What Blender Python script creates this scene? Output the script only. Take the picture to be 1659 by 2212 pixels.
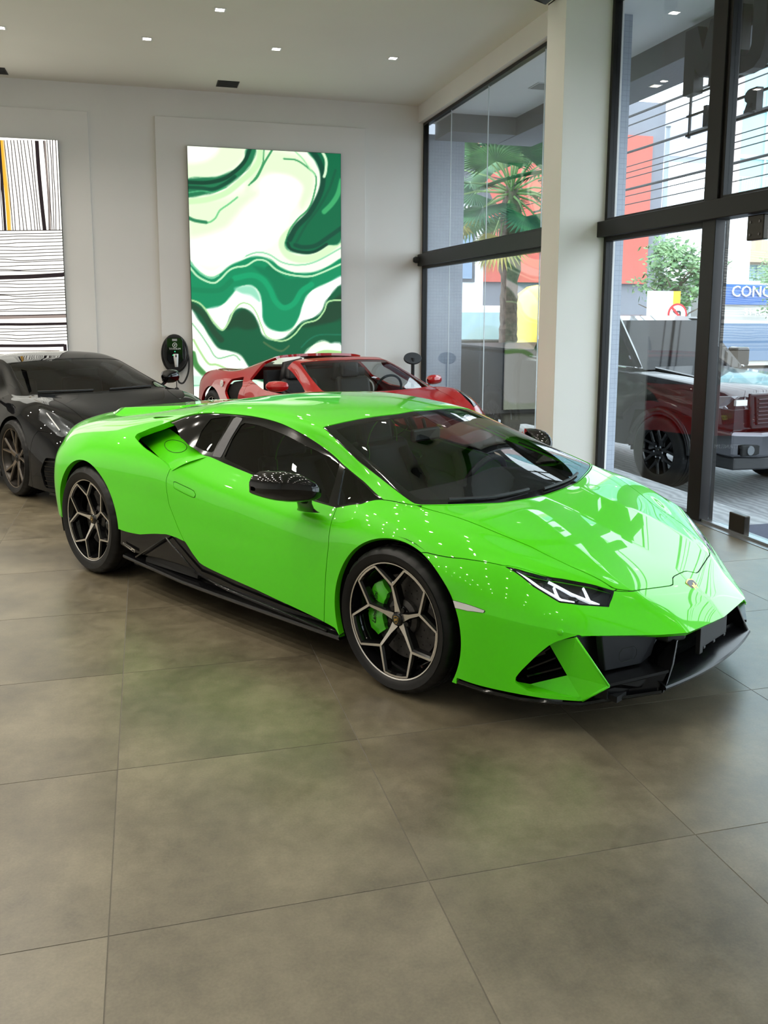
import bpy, bmesh, math, random
import numpy as np
from mathutils import Vector, Matrix
random.seed(7)
for _o in list(bpy.data.objects): bpy.data.objects.remove(_o)
SC = bpy.context.scene
COL = SC.collection
PI = math.pi
# ---------------------------------------------------------------- camera (room frame: X right along the back wall, Y into the room, Z up)
cam = bpy.data.cameras.new('camera'); camo = bpy.data.objects.new('camera', cam); COL.objects.link(camo)
_R = ((0.96407546, 0.0344679, -0.26338275), (-0.26558661, 0.14269119, -0.95346892), (0.00471833, 0.98916692, 0.14671929))
camo.matrix_world = Matrix.Translation((0, 0, 1.6669)) @ Matrix(_R).to_4x4()
cam.sensor_fit = 'VERTICAL'; cam.sensor_height = 24; cam.lens = 1910.6/2212*24
cam.shift_x = -0.00543; cam.shift_y = -0.06786; cam.clip_start = .05; cam.clip_end = 300
SC.camera = camo
# ---------------------------------------------------------------- overcast sky, exposure
world = bpy.data.worlds.new('sky'); SC.world = world; world.use_nodes = True
_bg = world.node_tree.nodes['Background']; _bg.inputs[0].default_value = (.82, .92, 1.0, 1); _bg.inputs[1].default_value = 6.2
SC.view_settings.view_transform = 'Standard'; SC.view_settings.look = 'None'; SC.view_settings.exposure = 0.0
SC.view_settings.gamma = 1.0; SC.view_settings.use_curve_mapping = False
LAMP_W = 9.0         # each recessed ceiling lamp
# ---------------------------------------------------------------- helpers
def srgb(r, g, b):
    f = lambda c: c/12.92 if c <= .04045 else ((c+.055)/1.055)**2.4
    return (f(r/255), f(g/255), f(b/255), 1)
def sock(n, name, v):
    if name in n.inputs: n.inputs[name].default_value = v
MATS = {}
def mat(name, col, rough=.5, metal=0, coat=0, emit=None, es=0, spec=.5, noise=None, bump=None, coat_rough=.03, ior=None):
    """Principled material; noise=(scale, amount, detail) varies the colour, bump=(scale, strength)"""
    if name in MATS: return MATS[name]
    m = bpy.data.materials.new(name); m.use_nodes = True; nt = m.node_tree; b = nt.nodes['Principled BSDF']
    if len(col) == 3: col = (*col, 1)
    sock(b, 'Base Color', col); sock(b, 'Roughness', rough); sock(b, 'Metallic', metal); sock(b, 'Coat Weight', coat)
    sock(b, 'Coat Roughness', coat_rough); sock(b, 'Specular IOR Level', spec)
    if ior: sock(b, 'IOR', ior)
    if emit: sock(b, 'Emission Color', (*emit[:3], 1)); sock(b, 'Emission Strength', es)
    tc = None
    if noise or bump:
        tc = nt.nodes.new('ShaderNodeTexCoord')
    if noise:
        n = nt.nodes.new('ShaderNodeTexNoise'); n.inputs['Scale'].default_value = noise[0]; n.inputs['Detail'].default_value = noise[2] if len(noise) > 2 else 3
        nt.links.new(tc.outputs['Object'], n.inputs['Vector'])
        mr = nt.nodes.new('ShaderNodeMapRange'); mr.inputs[1].default_value = .3; mr.inputs[2].default_value = .7
        mr.inputs[3].default_value = 1-noise[1]; mr.inputs[4].default_value = 1+noise[1]
        nt.links.new(n.outputs['Fac'], mr.inputs[0])
        mx = nt.nodes.new('ShaderNodeMix'); mx.data_type = 'RGBA'; mx.blend_type = 'MULTIPLY'; mx.inputs[0].default_value = 1
        mx.inputs[6].default_value = col; nt.links.new(mr.outputs[0], mx.inputs[7]); nt.links.new(mx.outputs[2], b.inputs['Base Color'])
    if bump:
        n2 = nt.nodes.new('ShaderNodeTexNoise'); n2.inputs['Scale'].default_value = bump[0]; n2.inputs['Detail'].default_value = 4
        nt.links.new(tc.outputs['Object'], n2.inputs['Vector'])
        bp = nt.nodes.new('ShaderNodeBump'); bp.inputs['Strength'].default_value = bump[1]; bp.inputs['Distance'].default_value = .01
        nt.links.new(n2.outputs['Fac'], bp.inputs['Height']); nt.links.new(bp.outputs[0], b.inputs['Normal'])
    MATS[name] = m
    return m
def glassmat(name, tint, gloss=1.0, rough=0.0, ior=1.5):
    """sheet glass: tinted see-through with Fresnel reflection"""
    m = bpy.data.materials.new(name); m.use_nodes = True; nt = m.node_tree; nt.nodes.clear()
    o = nt.nodes.new('ShaderNodeOutputMaterial'); t = nt.nodes.new('ShaderNodeBsdfTransparent'); t.inputs[0].default_value = (*tint, 1)
    g = nt.nodes.new('ShaderNodeBsdfGlossy'); g.inputs['Roughness'].default_value = rough
    g.inputs[0].default_value = (gloss, gloss, gloss, 1)
    ge = nt.nodes.new('ShaderNodeNewGeometry'); dt = nt.nodes.new('ShaderNodeVectorMath'); dt.operation = 'DOT_PRODUCT'
    nt.links.new(ge.outputs['Normal'], dt.inputs[0]); nt.links.new(ge.outputs['Incoming'], dt.inputs[1])
    def mth(op, p, q=None):
        k = nt.nodes.new('ShaderNodeMath'); k.operation = op
        for i, v in enumerate((p, q)):
            if v is None: continue
            if isinstance(v, (int, float)): k.inputs[i].default_value = v
            else: nt.links.new(v, k.inputs[i])
        return k.outputs[0]
    r0 = ((ior-1)/(ior+1))**2
    f = mth('ADD', mth('MULTIPLY', mth('POWER', mth('SUBTRACT', 1, mth('ABSOLUTE', dt.outputs['Value'])), 5), 1-r0), r0)
    x = nt.nodes.new('ShaderNodeMixShader')
    nt.links.new(f, x.inputs[0]); nt.links.new(t.outputs[0], x.inputs[1]); nt.links.new(g.outputs[0], x.inputs[2]); nt.links.new(x.outputs[0], o.inputs[0])
    MATS[name] = m
    return m
class N:
    """tiny shader-graph writer"""
    def __init__(s, m): s.m = m; s.nt = m.node_tree
    def n(s, t, **k):
        a = s.nt.nodes.new(t)
        for key, v in k.items(): setattr(a, key, v)
        return a
    def l(s, a, b): s.nt.links.new(a, b)
    def math(s, op, a, b=None, c=None):
        x = s.n('ShaderNodeMath', operation=op)
        for i, v in enumerate((a, b, c)):
            if v is None: continue
            if isinstance(v, (int, float)): x.inputs[i].default_value = v
            else: s.l(v, x.inputs[i])
        return x.outputs[0]
def link(name, me, m=None, parent=None):
    o = bpy.data.objects.new(name, me); COL.objects.link(o)
    if m is not None:
        for k in (m if isinstance(m, (list, tuple)) else [m]): me.materials.append(k)
    if parent is not None: o.parent = parent
    return o
def tag(o, label=None, cat=None, group=None, kind=None):
    if label: o['label'] = label
    if cat: o['category'] = cat
    if group: o['group'] = group
    if kind: o['kind'] = kind
    return o
def empty(name, loc=(0,0,0), rz=0, label=None, cat=None, group=None, parent=None):
    o = bpy.data.objects.new(name, None); COL.objects.link(o); o.location = loc; o.rotation_euler = (0, 0, rz); o.empty_display_size = .2
    if parent is not None: o.parent = parent
    return tag(o, label, cat, group)
class MB:
    """collects shapes into one mesh"""
    def __init__(s): s.v = []; s.f = []; s.mi = []; s.cur = 0; s.smooth = []; s.sm = False
    def add(s, vs, fs):
        b = len(s.v); s.v += [tuple(p) for p in vs]
        for f in fs: s.f.append([b+i for i in f]); s.mi.append(s.cur); s.smooth.append(s.sm)
        return s
    def box(s, x0, x1, y0, y1, z0, z1):
        return s.add([(x0,y0,z0),(x1,y0,z0),(x1,y1,z0),(x0,y1,z0),(x0,y0,z1),(x1,y0,z1),(x1,y1,z1),(x0,y1,z1)],
                     [(0,3,2,1),(4,5,6,7),(0,1,5,4),(1,2,6,5),(2,3,7,6),(3,0,4,7)])
    def hexa(s, p):
        """8 corners, bottom loop then top loop"""
        return s.add(p, [(0,3,2,1),(4,5,6,7),(0,1,5,4),(1,2,6,5),(2,3,7,6),(3,0,4,7)])
    def prism(s, poly, d, off=(0,0,0)):
        """closed polygon (list of 3d points) extruded by the vector d"""
        n = len(poly); p = [Vector(a)+Vector(off) for a in poly]; d = Vector(d)
        nn = sum(((p[i]-p[0]).cross(p[(i+1) % n]-p[0]) for i in range(1, n)), Vector())
        if nn.dot(d) > 0: p = p[::-1]
        v = [tuple(a) for a in p]+[tuple(a+d) for a in p]
        return s.add(v, [tuple(range(n)), tuple(range(2*n-1, n-1, -1))]+[(i, n+i, n+(i+1) % n, (i+1) % n)[::1] if False else ((i+1) % n, i, n+i, n+(i+1) % n) for i in range(n)])
    def tube(s, pts, r, k=8, cap=True, up=None):
        pts = [Vector(p) for p in pts]; n = len(pts); rr = r if isinstance(r, (list, tuple)) else [r]*n
        vs = []; a0 = None
        for i, p in enumerate(pts):
            t = (pts[min(i+1, n-1)]-pts[max(i-1, 0)]).normalized()
            if a0 is None:
                a0 = Vector(up) if up else (Vector((0,0,1)) if abs(t.z) < .9 else Vector((1,0,0)))
            b = t.cross(a0)
            if b.length < 1e-6: b = t.cross(Vector((.3,.8,.1)))
            b.normalize(); a = b.cross(t).normalized(); a0 = a
            for j in range(k):
                an = 2*PI*j/k; vs.append(p+(a*math.cos(an)+b*math.sin(an))*rr[i])
        fs = [(i*k+j, i*k+(j+1) % k, (i+1)*k+(j+1) % k, (i+1)*k+j) for i in range(n-1) for j in range(k)]
        if cap: fs += [tuple(range(k-1, -1, -1)), tuple((n-1)*k+j for j in range(k))]
        return s.add(vs, fs)
    def lathe(s, prof, k=32, axis='z', o=(0,0,0), a0=0, a1=2*PI):
        """prof: list of (radius, height)"""
        full = abs(a1-a0-2*PI) < 1e-6; m = k if full else k+1; n = len(prof); vs = []
        for i in range(m):
            a = a0+(a1-a0)*i/k; c, sn = math.cos(a), math.sin(a)
            for r, h in prof:
                p = (r*c, r*sn, h) if axis == 'z' else ((r*c, h, r*sn) if axis == 'y' else (h, r*c, r*sn))
                vs.append((p[0]+o[0], p[1]+o[1], p[2]+o[2]))
        fs = []
        for i in range(k):
            i2 = (i+1) % m
            for j in range(n-1):
                q = (i*n+j, i2*n+j, i2*n+j+1, i*n+j+1)
                fs.append(q if axis != 'y' else q[::-1])
        return s.add(vs, fs)
    def grid(s, P, flip=False):
        """P[i][j] points"""
        n = len(P); m = len(P[0]); b = [p for r in P for p in r]
        fs = [(i*m+j, (i+1)*m+j, (i+1)*m+j+1, i*m+j+1) for i in range(n-1) for j in range(m-1)]
        if flip: fs = [f[::-1] for f in fs]
        return s.add(b, fs)
    def mesh(s, name='mesh', smooth=None, merge=False):
        me = bpy.data.meshes.new(name); me.from_pydata(s.v, [], s.f); me.update()
        me.polygons.foreach_set('material_index', s.mi)
        me.polygons.foreach_set('use_smooth', [bool(smooth) if smooth is not None else x for x in s.smooth])
        if merge or True:
            bm = bmesh.new(); bm.from_mesh(me)
            if merge: bmesh.ops.remove_doubles(bm, verts=bm.verts, dist=1e-5)
            bmesh.ops.recalc_face_normals(bm, faces=bm.faces); bm.to_mesh(me); bm.free()
        return me
    def build(s, name, m, parent=None, smooth=None, bevel=0, seg=2, auto=None, merge=False):
        me = s.mesh(name, smooth, merge); o = link(name, me, m, parent)
        if auto is not None:
            me.polygons.foreach_set('use_smooth', [True]*len(me.polygons)); me.set_sharp_from_angle(angle=math.radians(auto))
        if bevel:
            md = o.modifiers.new('bevel', 'BEVEL'); md.width = bevel; md.segments = seg; md.limit_method = 'ANGLE'; md.angle_limit = math.radians(35)
        return o
def copy_tree(o, parent=None):
    c = o.copy(); COL.objects.link(c)
    if parent is not None: c.parent = parent
    for ch in list(o.children): copy_tree(ch, c)
    return c
def text_mesh(s, size, font_shear=0, extrude=.001, res=2):
    cu = bpy.data.curves.new('txt', 'FONT'); cu.body = s; cu.size = size; cu.extrude = extrude; cu.align_x = 'CENTER'; cu.align_y = 'CENTER'; cu.shear = font_shear; cu.resolution_u = res
    ob = bpy.data.objects.new('txt', cu); COL.objects.link(ob)
    dg = bpy.context.evaluated_depsgraph_get(); me = bpy.data.meshes.new_from_object(ob.evaluated_get(dg))
    bpy.data.objects.remove(ob); bpy.data.curves.remove(cu)
    return me
def lerp(a, b, t): return tuple(x+(y-x)*t for x, y in zip(a, b))
# ---------------------------------------------------------------- shared materials
M_BLACKGLOSS = mat('gloss_black', (.004,.004,.0045), .07, spec=.45)
M_BLACK = mat('black_plastic', (.008,.008,.009), .45, noise=(60,.15))
M_RUBBER = mat('rubber', (.012,.012,.012), .55, noise=(30,.2))
M_TYRE = mat('tyre_rubber', (.004,.004,.0043), .5, spec=.3, noise=(25,.2))
M_DARK = mat('dark_void', (.004,.004,.004), .9)
M_CHROME = mat('chrome', (.8,.8,.82), .08, 1)
M_ALU = mat('machined_aluminium', (.72,.69,.65), .28, 1)
M_DISC = mat('ceramic_disc', (.045,.042,.04), .5, .3, noise=(40,.3))
M_WHITE = mat('white_plastic', (.8,.8,.8), .4)
M_PAINT = mat('wall_paint', srgb(226,223,219), .7, noise=(1.2,.02), bump=(180,.04))
M_CEIL = mat('ceiling_paint', srgb(228,226,216), .75, noise=(.8,.02))
M_FRAME = mat('window_frame_metal', (.007,.006,.0055), .42, spec=.3, noise=(8,.15))
# ---------------------------------------------------------------- the room
XW = 4.306; YB = 13.62; ZC = 4.80; XL = -7.6; YF = -4.6
TS = .904; TX0 = -.148; TY0 = 2.28
def st(o): return tag(o, kind='structure')
# floor: slab and tiles
fl = MB().box(XL, XW-.02, YF, YB, -.2, -.0011).build('floor', mat('grout', (.12,.108,.088), .9, noise=(30,.1))); st(fl)
def tile_material():
    m = bpy.data.materials.new('porcelain_tile'); m.use_nodes = True; g = N(m); b = m.node_tree.nodes['Principled BSDF']
    tc = g.n('ShaderNodeTexCoord'); oi = g.n('ShaderNodeObjectInfo')
    ad = g.n('ShaderNodeVectorMath', operation='ADD'); sc = g.n('ShaderNodeVectorMath', operation='SCALE'); sc.inputs[3].default_value = 1
    cx = g.n('ShaderNodeCombineXYZ'); g.l(g.math('MULTIPLY', oi.outputs['Random'], 37.), cx.inputs[0]); g.l(g.math('MULTIPLY', oi.outputs['Random'], 91.), cx.inputs[1])
    g.l(tc.outputs['Object'], ad.inputs[0]); g.l(cx.outputs[0], ad.inputs[1])
    def noise(s, d, r=.55):
        n = g.n('ShaderNodeTexNoise'); n.inputs['Scale'].default_value = s; n.inputs['Detail'].default_value = d; n.inputs['Roughness'].default_value = r
        g.l(ad.outputs[0], n.inputs['Vector']); return n.outputs['Fac']
    n1 = noise(2.2, 4); n2 = noise(14, 6, .7); n3 = noise(120, 3)
    v = g.math('ADD', g.math('MULTIPLY', n1, .55), g.math('ADD', g.math('MULTIPLY', n2, .28), g.math('MULTIPLY', n3, .17)))
    cr = g.n('ShaderNodeValToRGB'); g.l(v, cr.inputs[0]); e = cr.color_ramp.elements
    e[0].position = .38; e[0].color = srgb(74,67,53); e[1].position = .63; e[1].color = srgb(114,105,86)
    k = e.new(.5); k.color = srgb(94,86,69)
    # a few darker scuffs
    n4 = noise(3.1, 8, .75); sc_ = g.n('ShaderNodeMapRange'); sc_.inputs[1].default_value = .66; sc_.inputs[2].default_value = .78; sc_.inputs[3].default_value = 0; sc_.inputs[4].default_value = .25; g.l(n4, sc_.inputs[0])
    mx = g.n('ShaderNodeMix', data_type='RGBA'); mx.inputs[7].default_value = srgb(66,59,50); g.l(sc_.outputs[0], mx.inputs[0]); g.l(cr.outputs[0], mx.inputs[6])
    g.l(mx.outputs[2], b.inputs['Base Color'])
    rr = g.n('ShaderNodeMapRange'); rr.inputs[3].default_value = .26; rr.inputs[4].default_value = .40; g.l(n2, rr.inputs[0]); g.l(rr.outputs[0], b.inputs['Roughness'])
    sock(b, 'Specular IOR Level', .8)
    return m
M_TILE = tile_material()
_h = TS/2-.0007
tm = MB().hexa([(-_h,-_h,-.012),(_h,-_h,-.012),(_h,_h,-.012),(-_h,_h,-.012),(-_h+.0012,-_h+.0012,0),(_h-.0012,-_h+.0012,0),(_h-.0012,_h-.0012,0),(-_h+.0012,_h-.0012,0)]).mesh('tile')
tm.materials.append(M_TILE)
for i in range(-8, 6):
    for j in range(-6, 13):
        cx, cy = TX0+(i+.5)*TS, TY0+(j+.5)*TS
        if cx+_h < XL or cx-_h > XW-.05 or cy-_h > YB or cy+_h < YF: continue
        x0, x1, y0, y1 = max(cx-_h, XL), min(cx+_h, XW-.03), max(cy-_h, YF), min(cy+_h, YB)
        t = bpy.data.objects.new('tile', tm); COL.objects.link(t); t.parent = fl
        t.location = ((x0+x1)/2, (y0+y1)/2, 0); t.scale = ((x1-x0)/(2*_h), (y1-y0)/(2*_h), 1)
# ceiling, walls
ceil = st(MB().box(XL-.2, XW+.3, YF-.2, YB+.2, ZC, ZC+.25).build('ceiling', M_CEIL))
wb = st(MB().box(XL-.2, XW, YB, YB+.25, -.2, ZC).build('wall_back', M_PAINT))
wl = st(MB().box(XL-.25, XL, YF-.2, YB, -.2, ZC).build('wall_left', M_PAINT))
wf = st(MB().box(XL, XW+.1, YF-.25, YF, -.2, ZC).build('wall_front', M_PAINT))
# the glazed side: ceiling beam, column
ZB = 4.545; ZT1 = 2.575; ZT0 = 2.36
bw = MB(); bw.box(4.20, XW+.16, YF, YB, ZB, ZC); st(bw.build('wall_right', M_PAINT))
cl = MB(); cl.box(3.811, XW+.1, 7.82, 8.212, 0, ZB+.02); cl.box(3.811, 4.2, 7.82, 8.212, ZB, ZC); st(cl.build('trim_1', M_PAINT, bevel=.004))
M_PANE = glassmat('window_glass', (.87,.895,.90), 1.0, ior=1.5)
def window(name, y0, y1, z0, z1, fx=.045):
    """one glazed field: frame bars and a pane"""
    w = MB(); x0, x1 = XW-.03, XW+.05
    w.box(x0, x1, y0, y0+fx, z0, z1); w.box(x0, x1, y1-fx, y1, z0, z1); w.box(x0, x1, y0+fx, y1-fx, z1-fx, z1); w.box(x0, x1, y0+fx, y1-fx, z0, z0+fx*.8)
    o = st(w.build(name, M_FRAME, bevel=.003))
    p = MB().box(XW+.006, XW+.014, y0+fx, y1-fx, z0+fx*.8, z1-fx).build('pane', M_PANE, o)
    return o
w1 = window('window_1', 8.22, YB-.01, ZT1-.02, ZB)
w1b = window('window_2', 8.22, YB-.01, 0, ZT0+.02)
w2 = window('window_3', 6.20, 7.81, ZT1-.06, ZB)
w2b = window('window_4', 6.20, 7.81, 0, ZT0+.02)
w3 = window('window_5', 3.4, 6.05, ZT1-.06, ZB)
w4 = window('window_6', 0.62, 3.25, ZT1-.06, ZB); w4b = window('window_7', .62, 1.9, 0, ZT0+.02)
w5 = window('window_8', -4.5, .47, ZT1-.06, ZB); w5b = window('window_9', -4.5, .47, 0, ZT0+.02)
# joints of the glass sheets in the far window
for k, yy in enumerate((12.4, 10.98, 9.32)):
    for wo, za, zb in ((w1, ZT1+.03, ZB-.05), (w1b, .04, ZT0-.03)):
        MB().box(XW+.0045, XW+.0155, yy-.004, yy+.004, za, zb).build('glass_joint', mat('silicone_joint', (.55,.6,.62), .3), wo)
# transom box, posts
tr = MB(); tr.box(XW-.10, XW+.07, -4.5, 7.86, ZT0+.015, ZT1-.055); st(tr.build('trim_2', M_FRAME, bevel=.006))
tb = MB(); tb.sm = True; tb.lathe([(0,-.07),(.035,-.068),(.05,-.04),(.05,.02)], 20, 'x', (XW-.11, YB-.04, 2.47)); tbm = tb
tr = MB(); tr.box(XW-.10, XW+.07, 8.18, YB+.0, ZT0+.015, ZT1-.02); t3 = st(tr.build('trim_3', M_FRAME, bevel=.006)); tbm.build('end_knob', M_BLACK, t3)
for k, (ya, yb) in enumerate(((6.045, 6.21), (3.24, 3.41), (.46, .63))):
    p = MB(); p.box(XW-.05, XW+.08, ya, yb, 0, ZB); st(p.build('trim_%d' % (4+k), M_FRAME, bevel=.004))
# pivot door of frameless glass beside the post
dr = MB(); dr.box(XW+.002, XW+.012, 4.05, 6.0, .03, ZT0); door = st(dr.build('door_1', M_PANE))
for yy in (5.62,):
    MB().box(XW-.02, XW+.035, yy-.09, yy+.09, ZT0-.17, ZT0+.01).build('patch_fitting', mat('bronze_fitting', (.03,.024,.018), .35, .6), door, bevel=.008)
    MB().box(XW-.02, XW+.035, yy-.09, yy+.09, .0, .16).build('patch_fitting', MATS['bronze_fitting'], door, bevel=.008)
for yy in (5.57, 5.67):
    for zz in (ZT0-.04, ZT0-.13):
        MB().lathe([(0,-.024),(.010,-.024),(.010,.0),(0,.0)], 10, 'x', (XW, yy, zz)).build('screw', M_BLACKGLOSS, door)
dr2 = MB(); dr2.box(XW+.002, XW+.012, 3.42, 4.03, .03, ZT0); st(dr2.build('window_10', M_PANE))
dr3 = MB(); dr3.box(XW+.002, XW+.012, 1.92, 3.24, .03, ZT0); st(dr3.build('window_11', M_PANE))
sl = MB(); sl.box(XW-.09, XW+.12, -4.5, 7.82, -.02, .004); st(sl.build('trim_7', mat('floor_track', (.25,.26,.27), .3, .8)))
sl = MB(); sl.box(XW-.03, XW-.018, -4.5, 6.04, .004, .022); st(sl.build('trim_8', MATS['floor_track']))
# back-wall panels that carry the light boxes
for k, (x0, x1) in enumerate(((.25, 3.347), (-3.75, -.66), (-7.5, -4.65))):
    st(MB().box(x0, x1, YB-.045, YB+.001, 0, 4.41).build('trim_%d' % (9+k), M_PAINT, bevel=.004))
# recessed lamps
M_LED = mat('lamp_diffuser', (1,1,1), .5, emit=(1,.93,.82), es=26)
def downlight(x, y, label):
    o = empty('ceiling_lamp', (x, y, ZC), 0, label, 'lamp', 'recessed square ceiling lamps')
    f = MB(); a, b = .062, .045
    for (xa, xb, ya, yb) in ((-a, a, -a, -b), (-a, a, b, a), (-a, -b, -b, b), (b, a, -b, b)): f.box(xa, xb, ya, yb, -.006, .001)
    f.build('lamp_frame', M_WHITE, o)
    MB().box(-b, b, -b, b, -.004, .0).build('diffuser', M_LED, o)
    li = bpy.data.lights.new('lamp', 'AREA'); li.shape = 'SQUARE'; li.size = .085; li.energy = LAMP_W*(2.4 if x < -1.2 else .50)*(.22 if y < 1.8 else 1); li.color = (1, .93, .82); li.spread = math.radians(140)
    lo = bpy.data.objects.new('lamp_light', li); COL.objects.link(lo); lo.parent = o; lo.location = (0, 0, -.012)
    return o
_vis = {(-1.44,11.3):'small square ceiling lamp at the left edge of the photo', (.15,11.26):'square ceiling lamp above the wall charger', (1.66,11.24):'square ceiling lamp above the green marbled light box',
        (3.12,11.22):'square ceiling lamp nearest the far window', (.887,10.0):'square ceiling lamp nearest the camera, at the top edge of the photo'}
for (x, y), lb in _vis.items(): downlight(x, y, lb)
for y in (8.75, 6.25, 3.75, 1.25, -1.25, -3.5):
    for x in (-6, -4.5, -2.98, -1.44, .15, 1.66, 3.12): downlight(x, y, 'recessed square ceiling lamp outside the picture')
for y in (7.5, 5.0, 2.5, 0, -2.4):
    for x in (-5.2, -3.7, -2.2, -.65, .887, 2.4): downlight(x, y, 'recessed square ceiling lamp outside the picture')
for x in (-6, -4.5, -2.98): downlight(x, 11.3, 'recessed square ceiling lamp outside the picture')
# dark ceiling speakers by the back wall
for x, y, lb in ((1.247, 13.1, 'black square ceiling grille above the green light box'), (-1.79, 13.26, 'black square ceiling grille above the striped light box')):
    o = empty('ceiling_grille', (x, y, ZC), 0, lb, 'grille')
    MB().box(-.15, .15, -.17, .17, -.008, .001).build('grille_frame', M_BLACK, o, bevel=.003)
    for k in range(9): MB().box(-.135, .135, -.145+k*.034, -.128+k*.034, -.013, -.007).build('slat', M_BLACK, o)
o = empty('wall_speaker', (3.811, 8.03, 4.52), 0, 'black wall speaker at the top of the white column', 'speaker')
MB().prism([(-.06,-.10,.0),(-.20,-.075,.02),(-.24,-.04,.05),(-.24,.04,.05),(-.20,.075,.02),(-.06,.10,.0)], (0,0,.24)).build('speaker_body', M_BLACK, o, bevel=.012, seg=3)
MB().prism([(-.245,-.04,.06),(-.245,.04,.06),(-.245,.04,.26),(-.245,-.04,.26)], (-.004,0,0)).build('speaker_grille', M_BLACKGLOSS, o)
MB().box(-.07,.0,-.03,.03,.06,.18).build('wall_bracket', M_BLACK, o, bevel=.004)
# ---------------------------------------------------------------- green coupe: body surface
# stations (nose -> tail) x lines (centre -> sill); car frame: x forward, w = distance from the centre plane, z up
GS = [
 # lip
 [(1.082,0,.372),(1.055,.30,.375),(.985,.42,.380),(.92,.51,.386),(.87,.58,.391),(.83,.635,.395),(.79,.685,.398),(.815,.70,.132)],
 # under the lamps
 [(1.012,0,.432),(.975,.30,.436),(.88,.46,.455),(.785,.60,.478),(.715,.70,.490),(.66,.775,.480),(.625,.825,.440),(.66,.835,.142)],
 # bonnet front edge
 [(.885,0,.512),(.828,.385,.534),(.805,.44,.540),(.63,.65,.590),(.51,.785,.632),(.455,.875,.575),(.43,.925,.470),(.44,.925,.145)],
 [(.62,0,.625),(.55,.37,.660),(.468,.57,.674),(.34,.79,.706),(.28,.89,.672),(.26,.945,.60),(.25,.955,.47),(.25,.95,.16)],
 [(.36,0,.712),(.24,.29,.760),(.19,.678,.769),(.05,.815,.777),(0,.905,.737),(0,.95,.655),(0,.957,.50),(0,.95,.18)],
 # cowl
 [(.155,0,.768),(.135,.34,.781),(-.02,.755,.812),(-.20,.795,.808),(-.26,.875,.757),(-.28,.932,.66),(-.28,.945,.48),(-.28,.945,.17)],
 [(-.13,0,.900),(-.165,.36,.893),(-.31,.70,.913),(-.40,.735,.866),(-.45,.845,.753),(-.45,.918,.65),(-.45,.938,.47),(-.45,.93,.172)],
 [(-.42,0,1.022),(-.455,.34,1.010),(-.58,.655,1.008),(-.67,.668,.964),(-.76,.842,.772),(-.80,.918,.67),(-.80,.937,.47),(-.80,.93,.185)],
 [(-.71,0,1.122),(-.745,.33,1.110),(-.80,.608,1.081),(-.93,.645,1.038),(-1.08,.83,.82),(-1.10,.92,.70),(-1.10,.938,.48),(-1.10,.93,.20)],
 [(-1.05,0,1.163),(-1.08,.32,1.153),(-1.15,.57,1.124),(-1.20,.637,1.086),(-1.30,.825,.848),(-1.32,.922,.72),(-1.32,.941,.49),(-1.35,.93,.215)],
 [(-1.40,0,1.172),(-1.40,.32,1.161),(-1.42,.57,1.137),(-1.44,.663,1.096),(-1.50,.83,.885),(-1.52,.93,.745),(-1.55,.946,.50),(-1.55,.94,.25)],
 [(-1.75,0,1.150),(-1.74,.33,1.142),(-1.72,.61,1.120),(-1.72,.722,1.080),(-1.72,.87,.895),(-1.74,.942,.77),(-1.77,.952,.55),(-1.79,.945,.25)],
 [(-2.10,0,1.098),(-2.10,.33,1.090),(-2.07,.63,1.058),(-2.05,.805,.972),(-2.08,.905,.868),(-2.10,.951,.762),(-2.12,.960,.58),(-2.12,.955,.24)],
 [(-2.45,0,1.040),(-2.45,.33,1.032),(-2.45,.62,1.002),(-2.42,.832,.926),(-2.43,.918,.842),(-2.43,.960,.75),(-2.43,.967,.60),(-2.43,.96,.30)],
 [(-2.80,0,.992),(-2.80,.33,.984),(-2.80,.62,.955),(-2.78,.800,.900),(-2.78,.893,.82),(-2.78,.945,.735),(-2.78,.960,.60),(-2.78,.95,.30)],
 [(-3.10,0,.955),(-3.10,.33,.948),(-3.10,.60,.916),(-3.10,.745,.868),(-3.10,.832,.79),(-3.10,.892,.70),(-3.10,.917,.55),(-3.10,.90,.30)],
 [(-3.42,0,.930),(-3.40,.33,.922),(-3.36,.57,.880),(-3.30,.690,.836),(-3.29,.752,.76),(-3.29,.795,.68),(-3.28,.815,.52),(-3.26,.80,.32)],
 [(-3.47,0,.80),(-3.46,.33,.80),(-3.42,.55,.78),(-3.37,.63,.74),(-3.35,.68,.68),(-3.35,.71,.60),(-3.34,.72,.46),(-3.32,.70,.32)],
]
# how sharp the crease across the lines is at each (station, line)
GSH = [[0]*8 for _ in GS]
for _i in range(len(GS)):
    GSH[_i][2] = .35 if 5 <= _i <= 8 else (.25 if _i < 5 else 0)
    GSH[_i][3] = .35 if 6 <= _i <= 12 else .12
    GSH[_i][4] = .45 if 6 <= _i <= 11 else .1
for _i, _s in ((0,1),(1,.8),(2,.5),(3,.15)): GSH[_i][6] = _s
for _i in (2,3,4): GSH[_i][1] = .97
GSH[5][1] = .5
GSH[1][1] = .3; GSH[0][1] = .9
for _i in range(6,11): GSH[_i][6] = .1
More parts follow.
